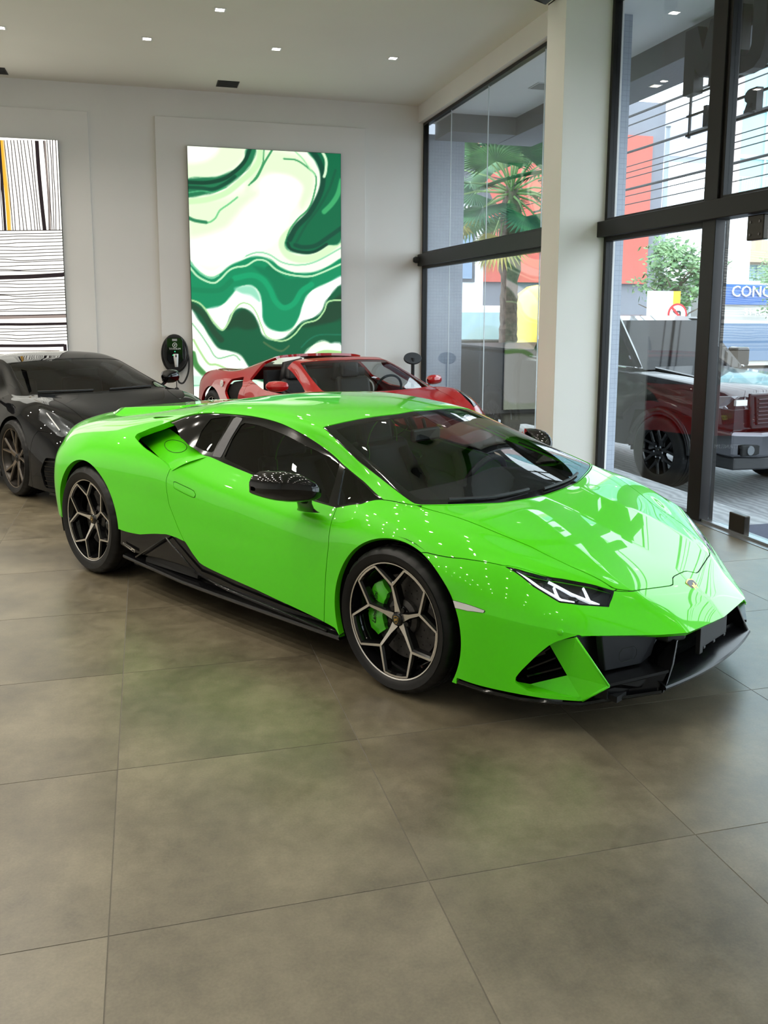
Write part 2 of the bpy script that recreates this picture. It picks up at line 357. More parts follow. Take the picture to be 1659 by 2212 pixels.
# how sharp the crease along the car is at each station, for the lines 0..7
GLH = {0:[0]*8, 5:[.75,.75,.6,0,0,0,0,0], 8:[.3,.3,.25,0,0,0,0,0], 16:[.8]*8, 1:[.25,.25,.1,0,0,0,0,0]}
GN = 10
def spline1(P, sh, n):
    """P (m,...,3) nodes along axis 0, sh (m,...) crease weight: Hermite curve through the nodes, n steps per span."""
    import numpy as np
    P = np.asarray(P, float); m = len(P)
    d = np.linalg.norm(P[1:]-P[:-1], axis=-1, keepdims=True)+1e-9
    d = np.sqrt(d)*np.sqrt(d.mean())           # part centripetal
    s = (P[1:]-P[:-1])/d
    TL = np.zeros_like(P); TR = np.zeros_like(P)
    c = (s[:-1]*d[1:]+s[1:]*d[:-1])/(d[:-1]+d[1:])
    w = np.asarray(sh, float)[1:-1][..., None]
    TL[1:-1] = c*(1-w)+s[:-1]*w; TR[1:-1] = c*(1-w)+s[1:]*w
    TR[0] = s[0]*1.5-TL[1]*.5; TL[-1] = s[-1]*1.5-TR[-2]*.5
    out = []
    for i in range(m-1):
        for k in range(n):
            t = k/n; t2 = t*t; t3 = t2*t
            out.append((2*t3-3*t2+1)*P[i]+(t3-2*t2+t)*d[i]*TR[i]+(-2*t3+3*t2)*P[i+1]+(t3-t2)*d[i]*TL[i+1])
    out.append(P[-1].copy())
    return np.array(out)
def gsurf():
    import numpy as np
    G = np.array(GS, float)                     # (S,R,3)
    A = spline1(np.swapaxes(G,0,1), np.array(GSH).T, GN)      # (K,S,3)
    K = len(A); S = len(G)
    L = np.zeros((S,8))
    for i, v in GLH.items(): L[i] = v
    kk = np.arange(K)/GN
    Lk = np.array([np.interp(kk, np.arange(8), L[i]) for i in range(S)])   # (S,K)
    B = spline1(np.swapaxes(A,0,1), Lk, GN)     # (T,K,3)
    B[:,0,1] = 0
    return B
# outlines of the panels on that surface: (station, line)
GP = {
 'dlo': [(12.299,3.427),(12.331,3.21),(12.12,2.931),(11.789,2.777),(11.412,2.745),(11.009,2.947),(10.493,2.994),(10.004,2.987),(9.226,2.986),(8.553,2.947),(7.915,2.964),(7.189,2.98),(6.595,2.993),(5.958,2.854),(5.063,2.852),(5.276,3.598),(5.959,4.026),(6.604,4.024),(7.265,3.988),(8.006,4.004),(8.886,4.003),(9.788,4.035),(10.015,4.06),(10.825,4.842),(11.5,4.314),(11.971,3.83)],
 'glasshouse': [(11.827,2.644),(11.483,2.575),(11.069,2.776),(10.556,2.832),(10.078,2.812),(9.314,2.812),(8.628,2.811),(7.989,2.862),(7.264,2.842),(6.651,2.885),(6.028,2.749),(5.065,2.741),(5.2,3.679),(5.924,4.095),(6.579,4.09),(7.237,4.037),(7.974,4.059),(8.843,4.057),(9.746,4.087),(10.01,4.067),(10.76,3.847),(11.092,3.675)],
 'door_glass': [(9.622,3.19),(9.068,3.167),(8.741,3.176),(8.183,3.157),(7.649,3.159),(7.166,3.115),(6.705,3.012),(6.455,3.424),(6.21,3.97),(6.527,3.957),(7.192,3.943),(7.948,3.958),(8.709,3.929),(9.361,3.921),(9.54,3.56)],
 'front_glass': [(6.555,3.02),(5.892,2.936),(5.156,2.932),(5.353,3.522),(6.016,3.936),(6.279,3.441)],
 'rear_glass': [(10.564,3.165),(10.085,3.053),(9.972,3.437),(9.837,3.921),(10.138,3.936),(10.51,3.871),(10.598,3.5)],
 'pillar': [(9.99,3.058),(9.716,3.086),(9.601,3.541),(9.449,3.945),(9.764,3.995),(9.881,3.533)],
 'door': [(10.825,4.842),(10.862,5.207),(10.8,5.469),(10.683,5.771),(10.369,6.074),(10.028,6.393),(9.934,6.59),(9.9,8.5),(5.97,8.5),(5.957,6.868),(5.859,6.183),(5.759,5.353),(5.959,4.026),(6.065,3.856),(6.673,3.913),(8.118,3.924),(9.896,3.934),(10.015,4.06)],
 'sill': [(12.4,6.72),(11.63,6.64),(11.184,6.538),(10.791,6.453),(10.359,6.404),(9.99,6.393),(9.713,6.585),(9.426,6.722),(9.243,6.737),(7.48,6.772),(6.679,6.816),(5.94,6.872),(5.47,6.892),(5.3,6.97),(5.3,8.5),(12.4,8.5)],
 'opening': [(1.28,6.794),(1.151,6.66),(0.835,6.404),(0.616,6.243),(0.487,6.167),(0.213,6.056),(0.101,6.017),(0.035,5.903),(0,6.02),(-0.6,6.02),(-0.6,6.93),(0.1,6.933),(0.529,6.92),(1.04,6.902),(1.215,6.838)],
 'bottom': [(2.409,6.919),(1.518,6.944),(0.798,6.97),(0.01,6.985),(-0.6,6.99),(-0.6,8.5),(2.6,8.5)],
 'headlight': [(2.146,3.971),(1.987,3.617),(2.057,2.818),(2.023,2.404),(1.873,2.123),(1.526,2.269),(1.2,2.436),(1.167,3.156),(1.188,3.819),(1.37,3.947),(1.571,4.066)],
 'hood': [(5.014,1.993),(3.981,2.024),(3.464,2.021),(3.017,1.972),(2.478,2.161),(1.987,2.115),(1.951,2.018),(1.883,0.87),(1.787,0.33),(2.024,0.167),(2.068,0),(1.96,-1),(5,-1),(5,0),(5,1),(5,1.9)],
 'bumper': [(3.517,4.686),(3.45,4.573),(3.349,4.382),(2.772,4.019),(2.17,3.935),(2.015,2.865),(1.872,2.129),(1.885,0.874),(1.794,0.329),(2.023,0.168),(2.068,0),(1.96,-1),(-1,-1),(-1,8.5),(3.3,8.5),(3.3,5)],
 'fender': [(5.063,2.852),(5.017,2.417),(5.012,2.018),(3.989,2.018),(3.017,1.972),(1.926,2.049),(1.872,2.129),(1.209,2.432),(1.231,4.229),(1.972,4.334),(2.665,4.355),(3.235,5.051),(3.3,8.5),(5.97,8.5),(5.957,6.868),(5.859,6.183),(5.759,5.353),(5.959,4.026),(6.105,3.794),(5.591,3.308)],
 'marker': [(2.558,5.762),(2.112,5.808),(1.775,5.859),(1.794,5.955),(2.122,6.002),(2.464,5.982)],
 'handle': [(10.574,5.154),(9.888,5.166),(9.693,5.184),(9.605,5.253),(9.635,5.335),(9.782,5.334),(10.531,5.313)],
 'windshield': [(7.971,1.996),(7.995,1.539),(7.999,1.139),(7.986,0.753),(7.964,0.373),(8,0),(8,-1),(5.02,-1),(5.02,0),(5.02,0.5),(5.02,1),(5.034,1.44),(5.036,1.987),(5.519,2.058),(5.957,2.124),(6.473,2.178),(7.162,2.048)],
}
class Skin:
    """a body surface as a fine grid that can be cut into panels along outlines given in grid coordinates"""
    def __init__(s, Bg, n):
        T, K = Bg.shape[:2]; s.B = Bg; s.n = n; s.T = T; s.K = K
        P = Bg*np.array([1, -1, 1.])
        du = np.gradient(P, axis=0); dv = np.gradient(P, axis=1)
        nn = np.cross(du, dv); nn /= np.linalg.norm(nn, axis=2, keepdims=True)+1e-12
        nn[:,0,1] = 0; nn[:,0] /= np.linalg.norm(nn[:,0], axis=1, keepdims=True)+1e-12
        s.pos = P.reshape(-1,3).tolist(); s.nrm = nn.reshape(-1,3).tolist()
        s.par = [(i/n, k/n) for i in range(T) for k in range(K)]
        ix = lambda i, k: i*K+k
        s.faces = [[ix(i,k), ix(i+1,k), ix(i+1,k+1), ix(i,k+1)] for i in range(T-1) for k in range(K-1)]
        s.lab = ['base']*len(s.faces)
    def at(s, t, v):
        t = min(max(t*s.n, 0), s.T-1.0001); v = min(max(v*s.n, 0), s.K-1.0001)
        i, k = int(t), int(v); a, b = t-i, v-k
        p = (s.B[i,k]*(1-a)+s.B[i+1,k]*a)*(1-b)+(s.B[i,k+1]*(1-a)+s.B[i+1,k+1]*a)*b
        return np.array([p[0], -p[1], p[2]])
    def field(s, poly):
        """signed distance: positive inside the outline"""
        par = np.array(s.par); pos = np.array(s.pos)
        pl = np.array(poly, float); m = len(pl); ins = np.zeros(len(par), bool)
        x, y = par[:,0], par[:,1]
        for i in range(m):
            (x0, y0), (x1, y1) = pl[i], pl[(i+1) % m]
            c = ((y0 > y) != (y1 > y)); 
            if y0 != y1: ins ^= c & (x < (x1-x0)*(y-y0)/(y1-y0)+x0)
        tm, vm = (s.T-1)/s.n, (s.K-1)/s.n
        d2 = np.full(len(par), 1e9)
        for i in range(m):
            a, b = pl[i], pl[(i+1) % m]; k = max(1, int(np.ceil(max(abs(b-a))/.12)))
            for j in range(k):
                p0 = a+(b-a)*j/k; p1 = a+(b-a)*(j+1)/k
                if min(p0[0], p1[0]) < -.01 or max(p0[0], p1[0]) > tm+.01 or min(p0[1], p1[1]) < -.01 or max(p0[1], p1[1]) > vm+.01: continue
                A = s.at(*p0); D = s.at(*p1)-A; L = D@D+1e-12
                t = np.clip((pos-A)@D/L, 0, 1); e = pos-A-t[:,None]*D
                d2 = np.minimum(d2, (e*e).sum(1))
        return np.where(ins, 1, -1)*np.sqrt(d2)
    def split(s, fn, iso, only=None):
        """cut every face along fn == iso"""
        f = (fn() if callable(fn) else s.field(fn))-iso
        f = np.where(abs(f) < 1e-5, 1e-5, f).tolist()
        cache = {}; nf = []; nl = []; side = []
        def mid(a, b):
            k = (a, b) if a < b else (b, a)
            if k not in cache:
                t = f[k[0]]/(f[k[0]]-f[k[1]])
                L = lambda A: [A[k[0]][c]+(A[k[1]][c]-A[k[0]][c])*t for c in range(len(A[k[0]]))]
                cache[k] = len(s.pos); s.pos.append(L(s.pos)); s.nrm.append(L(s.nrm)); s.par.append(tuple(L(s.par)))
            return cache[k]
        for fa, la in zip(s.faces, s.lab):
            if only and la not in only: nf.append(fa); nl.append(la); side.append(0); continue
            sg = [f[i] > 0 for i in fa]
            if all(sg): nf.append(fa); nl.append(la); side.append(1)
            elif not any(sg): nf.append(fa); nl.append(la); side.append(-1)
            else:
                ip = []; op = []
                for j, a in enumerate(fa):
                    b = fa[(j+1) % len(fa)]
                    (ip if sg[j] else op).append(a)
                    if sg[j] != sg[(j+1) % len(fa)]:
                        c = mid(a, b); ip.append(c); op.append(c)
                if len(ip) > 2: nf.append(ip); nl.append(la); side.append(1)
                if len(op) > 2: nf.append(op); nl.append(la); side.append(-1)
        s.faces = nf; s.lab = nl
        return side
    def cut(s, fn, lab, gap=0, only=None, gaplab='gap'):
        sd = s.split(fn, gap, only); s.lab = [lab if k > 0 else l for k, l in zip(sd, s.lab)]
        if gap:
            on = None if only is None else list(only)
            sd = s.split(fn, -gap, on); s.lab = [gaplab if (k > 0 and l != lab) else l for k, l in zip(sd, s.lab)]
    def parts(s, labs, off=0):
        """-> vertices, faces, loop normals of the faces that carry one of the labels"""
        mp = {}; vs = []; ns = []; fs = []
        for fa, la in zip(s.faces, s.lab):
            if la not in labs: continue
            g = []
            for a in fa:
                if a not in mp:
                    n = s.nrm[a]; L = math.sqrt(sum(c*c for c in n)) or 1; n = [c/L for c in n]
                    mp[a] = len(vs); vs.append([p+c*off for p, c in zip(s.pos[a], n)]); ns.append(n)
                g.append(mp[a])
            h = []
            for a in g:
                if not h or a != h[-1]: h.append(a)
            if len(h) > 2: fs.append(h)
        return vs, fs, ns
def skin_mesh(name, chunks, flange=0, fl_dir=None, mirror=False, both=False, centre_tol=.004):
    """mesh with the surface's own normals; free edges get a turned-in flange"""
    V, F, LN = [], [], []
    vs, fs, ns = chunks
    ed = {}
    for f in fs:
        for j, a in enumerate(f):
            b = f[(j+1) % len(f)]; k = (min(a,b), max(a,b)); ed[k] = None if k in ed else (a, b)
    for sgn in ((1, -1) if both else ((-1,) if mirror else (1,))):
        b0 = len(V)
        V += [(p[0], p[1]*sgn, p[2]) for p in vs]
        nn = [(n[0], n[1]*sgn, n[2]) for n in ns]
        for f in fs:
            g = f if sgn > 0 else f[::-1]
            F.append([b0+a for a in g]); LN += [nn[a] for a in g]
        if flange:
            fm = {}
            for e in ed.values():
                if e is None: continue
                a, b = e
                if abs(vs[a][1]) < centre_tol and abs(vs[b][1]) < centre_tol: continue
                ids = []
                for q_ in (a, b):
                    if q_ not in fm:
                        d = fl_dir or tuple(-c for c in ns[q_])
                        p = vs[q_]; fm[q_] = (len(V), len(V)+1); V.append((p[0], p[1]*sgn, p[2])); V.append((p[0]+d[0]*flange, (p[1]+d[1]*flange)*sgn, p[2]+d[2]*flange))
                    ids.append(fm[q_])
                quad = [ids[1][0], ids[0][0], ids[0][1], ids[1][1]]
                if sgn < 0: quad = quad[::-1]
                A, B_, C = (Vector(V[quad[0]]), Vector(V[quad[1]]), Vector(V[quad[2]]))
                n = (B_-A).cross(C-A)
                n = n.normalized() if n.length > 1e-9 else Vector((0,0,1))
                F.append(quad); LN += [tuple(n)]*4
    me = bpy.data.meshes.new(name); me.from_pydata(V, [], F); me.update()
    me.polygons.foreach_set('use_smooth', [True]*len(me.polygons))
    if len(LN) == len(me.loops): me.normals_split_custom_set(LN)
    return me
# ---------------------------------------------------------------- the green coupe
def paint(name, col, rough=.22, flake=0, coat=1.0, spec=.5):
    m = mat(name, col, rough, 0, coat, spec=spec, coat_rough=.015)
    return m
M_GREEN = paint('lime_green_paint', (.080,.625,.003), .35, spec=.12)
M_TINT = glassmat('tinted_car_glass', (.55,.58,.57), ior=1.5)
M_TINT2 = glassmat('dark_car_glass', (.20,.21,.22), ior=1.5)
M_SATIN = mat('satin_dark_trim', (.035,.035,.042), .42, noise=(40,.1))
M_GAP = mat('panel_gap', (.004,.006,.003), .8)
M_BLKPL = mat('grained_black_plastic', (.008,.008,.009), .5, bump=(400,.15))
M_BLKSAT = mat('satin_black', (.004,.004,.0045), .22, spec=.25)
M_LEATHER = mat('black_leather', (.012,.012,.014), .5, noise=(80,.2), bump=(300,.1))
M_STITCH = mat('green_stitching', (.10,.45,.02), .5)
M_GOLD = mat('gold_emblem', (.62,.42,.12), .3, .9)
M_CALIPER = mat('green_caliper', (.06,.50,.01), .3, coat=.6)
M_SILVERPL = mat('silver_reflector', (.62,.62,.60), .35, .2)
def tyre_mesh(R, W_, Rr, name='tyre'):
    """tyre around the y axis, outer wall at y = -W_/2"""
    h = W_/2; m = MB(); k = 144
    prof = [(Rr-.006,-h+.022),(Rr+.004,-h+.008),(Rr+.022,-h+.001),((R+Rr)/2+.005,-h-.004),(R-.028,-h+.003),(R-.014,-h+.012),(R-.006,-h+.022),(R-.002,-h+.036)]
    gr = []
    for c in (-.062,-.02,.024,.066):
        c *= W_/.27; gr += [(R,c-.006),(R-.007,c-.005),(R-.007,c+.005),(R,c+.006)]
    prof += [(R-.001,-h+.05)]+gr+[(R-.001,h-.05),(R-.006,h-.022),(R-.028,h-.003),((R+Rr)/2,h+.002),(Rr+.02,h-.002),(Rr-.006,h-.02)]
    n = len(prof); vs = []; fs = []
    for i in range(k):
        a = 2*PI*i/k; c, s = math.cos(a), math.sin(a)
        for j, (r, y) in enumerate(prof):
            if 5 <= j <= 8 and i % 6 == 0: r -= .005
            if n-7 < j < n-3 and i % 6 == 0: r -= .005
            # slanted cuts across the ribs
            if 9 <= j <= n-7 and (i+int((y+h)/W_*14)) % 9 == 0: r -= .0035
            vs.append((r*c, y, r*s))
    for i in range(k):
        i2 = (i+1) % k
        for j in range(n-1): fs.append((i*n+j, i2*n+j, i2*n+j+1, i*n+j+1))
    m.add(vs, fs); me = m.mesh(name, True); me.set_sharp_from_angle(angle=math.radians(40)); me.materials.append(M_TYRE)
    return me
def bar(m, p0, p1, w0, w1, yf0, yf1, depth, face_mat=1):
    """wheel spoke between two points of the wheel plane (x, z); silver front, black sides"""
    d = Vector((p1[0]-p0[0], p1[1]-p0[1])); t = d.normalized(); nn = Vector((-t.y, t.x)); a = Vector(p0); b = Vector(p1)
    q = [a-nn*w0/2, b-nn*w1/2, b+nn*w1/2, a+nn*w0/2]; ys = [yf0, yf1, yf1, yf0]
    q2 = [a-nn*(w0/2+.007), b-nn*(w1/2+.007), b+nn*(w1/2+.007), a+nn*(w0/2+.007)]
    F = [(c.x, y, c.y) for c, y in zip(q, ys)]; S = [(c.x, y+.010, c.y) for c, y in zip(q2, ys)]; Bk = [(c.x, y+depth, c.y) for c, y in zip(q2, ys)]
    v = F+S+Bk; m.cur = face_mat; b0 = len(m.v); m.add(v, [(0,1,2,3)]); m.cur = 0
    for k in range(4):
        l = (k+1) % 4; m.f.append([b0+k, b0+4+k, b0+4+l, b0+l]); m.mi.append(0); m.smooth.append(False)
        m.f.append([b0+4+k, b0+8+k, b0+8+l, b0+4+l]); m.mi.append(0); m.smooth.append(False)
    m.f.append([b0+11, b0+10, b0+9, b0+8]); m.mi.append(0); m.smooth.append(False)
def rim_barrel(m, Rr, W_):
    h = W_/2; m.sm = True
    m.cur = 1; m.lathe([(Rr-.0065,-h+.012),(Rr-.001,-h+.010)], 72, 'y'); m.cur = 0
    m.lathe([(Rr-.001,-h+.010),(Rr+.002,-h+.016),(Rr-.004,-h+.03)], 72, 'y')
    m.lathe([(Rr-.0065,-h+.012),(Rr-.010,-h+.03),(Rr-.026,-h+.05),(Rr-.036,-h+.11),(Rr-.036,h-.03),(Rr-.002,h-.01)], 72, 'y'); m.sm = False
def coupe_rim(Rr, W_, ph):
    """five spokes that fork towards the rim"""
    m = MB(); rim_barrel(m, Rr, W_); h = W_/2; yo = -h+.014; yi = yo+.036
    pt = lambda r, a: (r*math.cos(a), r*math.sin(a))
    yy = lambda r: yi+(yo-yi)*min(1, max(0, (r-.04)/(Rr*.62)))
    for k in range(5):
        a = ph+k*2*PI/5; f = pt(Rr*.60, a); da = math.radians(20.5); ro = Rr*.952
        bar(m, pt(.030, a), pt(Rr*.30, a), .034, .017, yy(.03), yy(Rr*.3), .05)
        bar(m, pt(Rr*.30, a), f, .017, .0115, yy(Rr*.3), yy(Rr*.6), .045)
        for s in (-1, 1):
            e = pt(ro, a+s*da); bar(m, f, e, .0115, .0095, yy(Rr*.6), yo, .04)
        e0 = pt(ro, a+da); e1 = pt(ro, a+2*PI/5-da)
        n = 4
        for j in range(n):
            A0 = a+da+(2*PI/5-2*da)*j/n; A1 = a+da+(2*PI/5-2*da)*(j+1)/n
            bar(m, pt(ro, A0), pt(ro, A1), .0085, .0085, yo, yo, .035)
    m.sm = True
    m.lathe([(0,yi-.003),(.030,yi-.003),(.036,yi+.004),(.062,yi+.012),(.066,yi+.05),(0,yi+.05)], 32, 'y'); m.sm = False
    for k in range(5):
        a = ph+(k+.5)*2*PI/5; p = pt(.052, a); m.lathe([(0,yi),(.011,yi),(.011,yi+.03)], 8, 'y', (p[0], 0, p[1]))
    return m, yi
def brake(parent, Rd, y, cal_ang, flip=1, caliper_mat=None, text=None, cap=True):
    """drilled disc and caliper on the wheel's inner side; y is the disc plane"""
    d = MB(); d.sm = True
    d.lathe([(.075,y),(Rd,y),(Rd+.002,y+.004),(Rd+.002,y+.030),(Rd,y+.034),(.075,y+.034)], 64, 'y'); d.lathe([(0,y-.03),(.07,y-.03),(.085,y-.02),(.088,y+.001)], 32, 'y')
    dk = d.build('brake_disc', M_DISC, parent, auto=40)
    h = MB()
    for k in range(20):
        for rr_, o in ((.62,0),(.78,.5),(.92,.2)):
            a = 2*PI*(k+o)/20; h.lathe([(0,-.0012),(.004,-.0012)], 6, 'y', (Rd*rr_*math.cos(a), y, Rd*rr_*math.sin(a)))
    h.build('drill_hole', M_DARK, parent)['kind'] = 'stuff'
    c = MB(); n = 14; P = []
    for i in range(n+1):
        a = cal_ang+(i/n-.5)*math.radians(88); e = abs(i/n-.5)*2
        ri = Rd*.60+.012*(e > .8); ro = Rd+.018-.016*max(0, e-.75)*4
        bul = .012*(1 if .12 < abs(i/n-.5) < .4 else .3)
        P.append([(r*math.cos(a), yy_, r*math.sin(a)) for r, yy_ in ((ri, y-.004), (ri, y-.018-bul), ((ri+ro)/2, y-.024-bul), (ro-.006, y-.018-bul), (ro, y-.004), (ro, y+.06))])
    c.grid(P)
    for end in (P[0], P[-1]): c.add(end, [tuple(range(6))])
    co = c.build('brake_caliper', caliper_mat or M_CALIPER, parent, auto=35)
    if text:
        me = text_mesh(text, .030, .25); t = link('lettering', me, M_BLACK, parent)
        mid = Rd*.80; t.location = (mid*math.cos(cal_ang), y-.037, mid*math.sin(cal_ang)); t.rotation_euler = (PI/2, -(cal_ang-PI/2)+0, 0)
    return dk
def make_wheel(parent, name, loc, R, W_, Rr, ph, side, rim_fn, Rd=.18, cal=None, cal_ang=PI, text=None, rim_mats=None, cap_mat=None, tm=None):
    w = bpy.data.objects.new(name, None); COL.objects.link(w); w.parent = parent; w.location = loc; w.rotation_euler = (0, 0, 0 if side > 0 else PI); w.empty_display_size = .1
    link('tyre', tm or tyre_mesh(R, W_, Rr), None, w)
    m, yi = rim_fn(Rr, W_, ph); m.build('rim', rim_mats or [M_BLACKGLOSS, M_ALU], w, auto=30)
    cp = MB(); cp.sm = True; cp.lathe([(0,yi-.012),(.020,yi-.012),(.028,yi-.009),(.030,yi-.002)], 24, 'y'); cp.build('centre_cap', cap_mat or M_BLACKGLOSS, w)
    brake(w, Rd, -W_/2+.10, cal_ang, caliper_mat=cal, text=text)
    return w
def shield(m, s, y, o=(0,0), t=.002):
    """bull-shield outline, as a prism facing -y"""
    pl = [(-.5,.52),(-.25,.62),(0,.66),(.25,.62),(.5,.52),(.5,.1),(.38,-.3),(.16,-.62),(0,-.72),(-.16,-.62),(-.38,-.3),(-.5,.1)]
    m.prism([(o[0]+a*s, y, o[1]+b*s) for a, b in pl], (0, -t, 0))
CARO = (1.79921, 4.06391, 0); CARA = -math.radians(58.2683)
gc = empty('sports_car', CARO, CARA, 'bright lime green low wedge sports coupe in the middle of the showroom', 'car')
def build_green():
    global GN
    GN = 16
    sk = Skin(gsurf(), GN)
    pos = lambda: np.array(sk.pos)
    par = lambda: np.array(sk.par)
    def arch(xc, zc, r):
        def f():
            p = pos(); pr = par(); d = r-np.hypot(p[:,0]-xc, p[:,2]-zc); return np.where(pr[:,1] > 3.2, d, -1)
        return f
    g = .0021
    sk.cut(GP['fender'], 'fender', g, ['base'])
    sk.cut(GP['bumper'], 'bumper', g, ['base', 'fender', 'gap'])
    sk.cut(GP['hood'], 'hood', .0026, ['base', 'fender', 'bumper', 'gap'])
    sk.cut([(11.03,-1),(11.03,2.95),(10.3,3.1),(9.8,4.6),(9.7,8.5),(18,8.5),(18,-1)], 'quarter', g, ['base'])
    sk.cut(GP['door'], 'door', g, ['base', 'fender', 'quarter', 'gap'])
    sk.cut([(15.86,-1),(15.86,8.5),(18,8.5),(18,-1)], 'rear_bumper', .001, ['quarter'])
    sk.cut(GP['sill'], 'sill', 0, ['base', 'fender', 'quarter', 'door', 'gap', 'bumper'])
    sk.cut(arch(.013,.325,.372), 'void', 0); sk.cut(arch(-2.618,.345,.389), 'void', 0)
    sk.cut(GP['bottom'], 'void', 0, ['bumper', 'gap'])
    sk.cut(GP['opening'], 'void', 0, ['bumper', 'gap'])
    sk.cut(GP['headlight'], 'lamp', 0, ['base', 'fender', 'bumper', 'hood', 'gap'])
    sk.cut(GP['headlight'], 'lampglass', 0, ['lamp'])
    sd = sk.split(GP['headlight'], .008, ['lampglass']); sk.lab = ['lamp_border' if (k < 0 and l == 'lampglass') else l for k, l in zip(sd, sk.lab)]
    sk.cut(GP['marker'], 'marker', .001, ['bumper', 'fender'])
    sk.cut(GP['windshield'], 'ws', .002, ['base', 'hood', 'fender', 'gap'])
    sd = sk.split(GP['windshield'], .045, ['ws']); sk.lab = ['ws_frit' if (k < 0 and l == 'ws') else l for k, l in zip(sd, sk.lab)]
    allb = ['base', 'fender', 'quarter', 'door', 'gap', 'hood']
    sk.cut(GP['dlo'], 'scoop', 0, allb)
    sk.cut(GP['glasshouse'], 'winframe', 0, ['scoop'])
    for nm in ('door_glass', 'front_glass', 'rear_glass'): sk.cut(GP[nm], nm, 0, ['winframe'])
    sk.cut(GP['pillar'], 'pillar', 0, ['winframe'])
    sk.cut(GP['handle'], 'handle', .0018, ['door'])
    sk.cut([(14.0,-1),(14.0,8),(15.7,8),(15.7,-1)], 'quarter', 0, ['quarter'])
    P = lambda *l, off=0: sk.parts(l, off)
    fl = .03
    link('roof', skin_mesh('roof', P('base'), fl, both=True), M_GREEN, gc)
    link('bonnet', skin_mesh('bonnet', P('hood'), .02, both=True), M_GREEN, gc)
    link('front_bumper', skin_mesh('front_bumper', P('bumper'), .022, both=True), M_GREEN, gc)
    link('rear_body', skin_mesh('rear_body', P('quarter'), .035, both=True), M_GREEN, gc)
    link('rear_bumper', skin_mesh('rear_bumper', P('rear_bumper'), .02, both=True), M_BLKPL, gc)
    link('panel_gap', skin_mesh('panel_gap', P('gap', off=-.004), 0, both=True), M_GAP, gc)['kind'] = 'stuff'
    link('windscreen', skin_mesh('windscreen', P('ws', off=-.003), 0, both=True), M_TINT, gc)
    link('windscreen_border', skin_mesh('windscreen_border', P('ws_frit', off=-.003), .006, both=True), M_BLACKGLOSS, gc)
    for mir in (False, True):
        link('front_wing', skin_mesh('front_wing', P('fender'), fl, mirror=mir), M_GREEN, gc)
        d = link('door', skin_mesh('door', P('door'), .025, mirror=mir), M_GREEN, gc)
        link('door_handle', skin_mesh('door_handle', P('handle', off=.0015), .01, mirror=mir), M_GREEN, d)
        link('door_window', skin_mesh('door_window', P('door_glass', off=-.010), 0, mirror=mir), M_TINT2, d)
        link('window_frame', skin_mesh('window_frame', P('winframe', off=-.006), .012, mirror=mir), M_BLACKGLOSS, gc)
        link('window_pillar', skin_mesh('window_pillar', P('pillar', off=-.003), .006, mirror=mir), M_SATIN, gc)
        link('quarter_window', skin_mesh('quarter_window', P('front_glass', off=-.009), 0, mirror=mir), M_TINT2, gc)
        link('rear_quarter_window', skin_mesh('rear_quarter_window', P('rear_glass', off=-.009), 0, mirror=mir), M_TINT2, gc)
        link('side_marker', skin_mesh('side_marker', P('marker', off=.002), .008, mirror=mir), M_SILVERPL, gc)
        link('side_skirt', skin_mesh('side_skirt', P('sill', off=-.014), .03, mirror=mir), M_BLACKGLOSS, gc)
        hl = link('headlight', skin_mesh('headlight', P('lamp_border', off=-.002), .012, mirror=mir), M_BLACKGLOSS, gc)
        link('lens', skin_mesh('lens', P('lampglass', off=-.001), 0, mirror=mir), glassmat('lamp_lens', (.86,.88,.9)) if 'lamp_lens' not in MATS else MATS['lamp_lens'], hl)
        hm = mat('lamp_housing', (.03,.03,.032), .35, .3)
        link('lamp_housing', skin_mesh('lamp_housing', P('lampglass', 'lamp_border', off=-.032), 0, mirror=mir), hm, hl)
        headlight_inside(sk, hl, -1 if mir else 1)
    # grey strip along the top of the door glass, rail of the divider
    return sk
def headlight_inside(sk, parent, sg):
    """light strips shaped like slanted Ys behind the lens, given on the surface grid"""
    M = mat('light_strip', (.9,.92,.95), .25, emit=(.9,.95,1), es=.75)
    def strip(a, b, w0, w1, depth=-.009):
        m = MB(); n = 8; rows = []
        for i in range(n+1):
            t = i/n; p = np.array(a)+(np.array(b)-np.array(a))*t; w = w0+(w1-w0)*t
            c = sk.at(*p); c2 = sk.at(p[0]+.05, p[1]); c3 = sk.at(p[0], p[1]+.05); nn = np.cross(c2-c, c3-c); nn /= np.linalg.norm(nn)
            tq = sk.at(*(p+(np.array(b)-np.array(a))*.02))-c; tq /= np.linalg.norm(tq)+1e-9; s = np.cross(nn, tq)
            rows.append([tuple((c+nn*depth+s*k*w/2+nn*h)*np.array([1, sg, 1])) for k, h in ((-1,-.012),(-1,0),(1,0),(1,-.012))])
        m.grid(rows, flip=sg < 0); m.build('light_strip', M, parent)
    for st_ in LAMPSTRIPS: strip(*st_)
    # projector eyes
    for p, r in (((1.52,2.95),.026), ((1.83,3.45),.020)):
        c = sk.at(*p); c2 = sk.at(p[0]+.05, p[1]); c3 = sk.at(p[0], p[1]+.05); nn = np.cross(c2-c, c3-c); nn /= np.linalg.norm(nn)
        e = (c-nn*.05)*np.array([1, sg, 1]); n_ = Vector(nn*np.array([1, sg, 1]))*.4+Vector((.9,0,.1)); n_.normalize()
        m = MB(); m.sm = True
        m.lathe([(0,.03),(r*.5,.027),(r*.85,.016),(r,.0),(r*1.15,.0),(r*1.15,-.02)], 20, 'z')
        o = m.build('projector', M_BLACKGLOSS, parent); o.location = Vector(e)+n_*.006; o.rotation_euler = n_.to_track_quat('Z', 'Y').to_euler()
LAMPSTRIPS = []
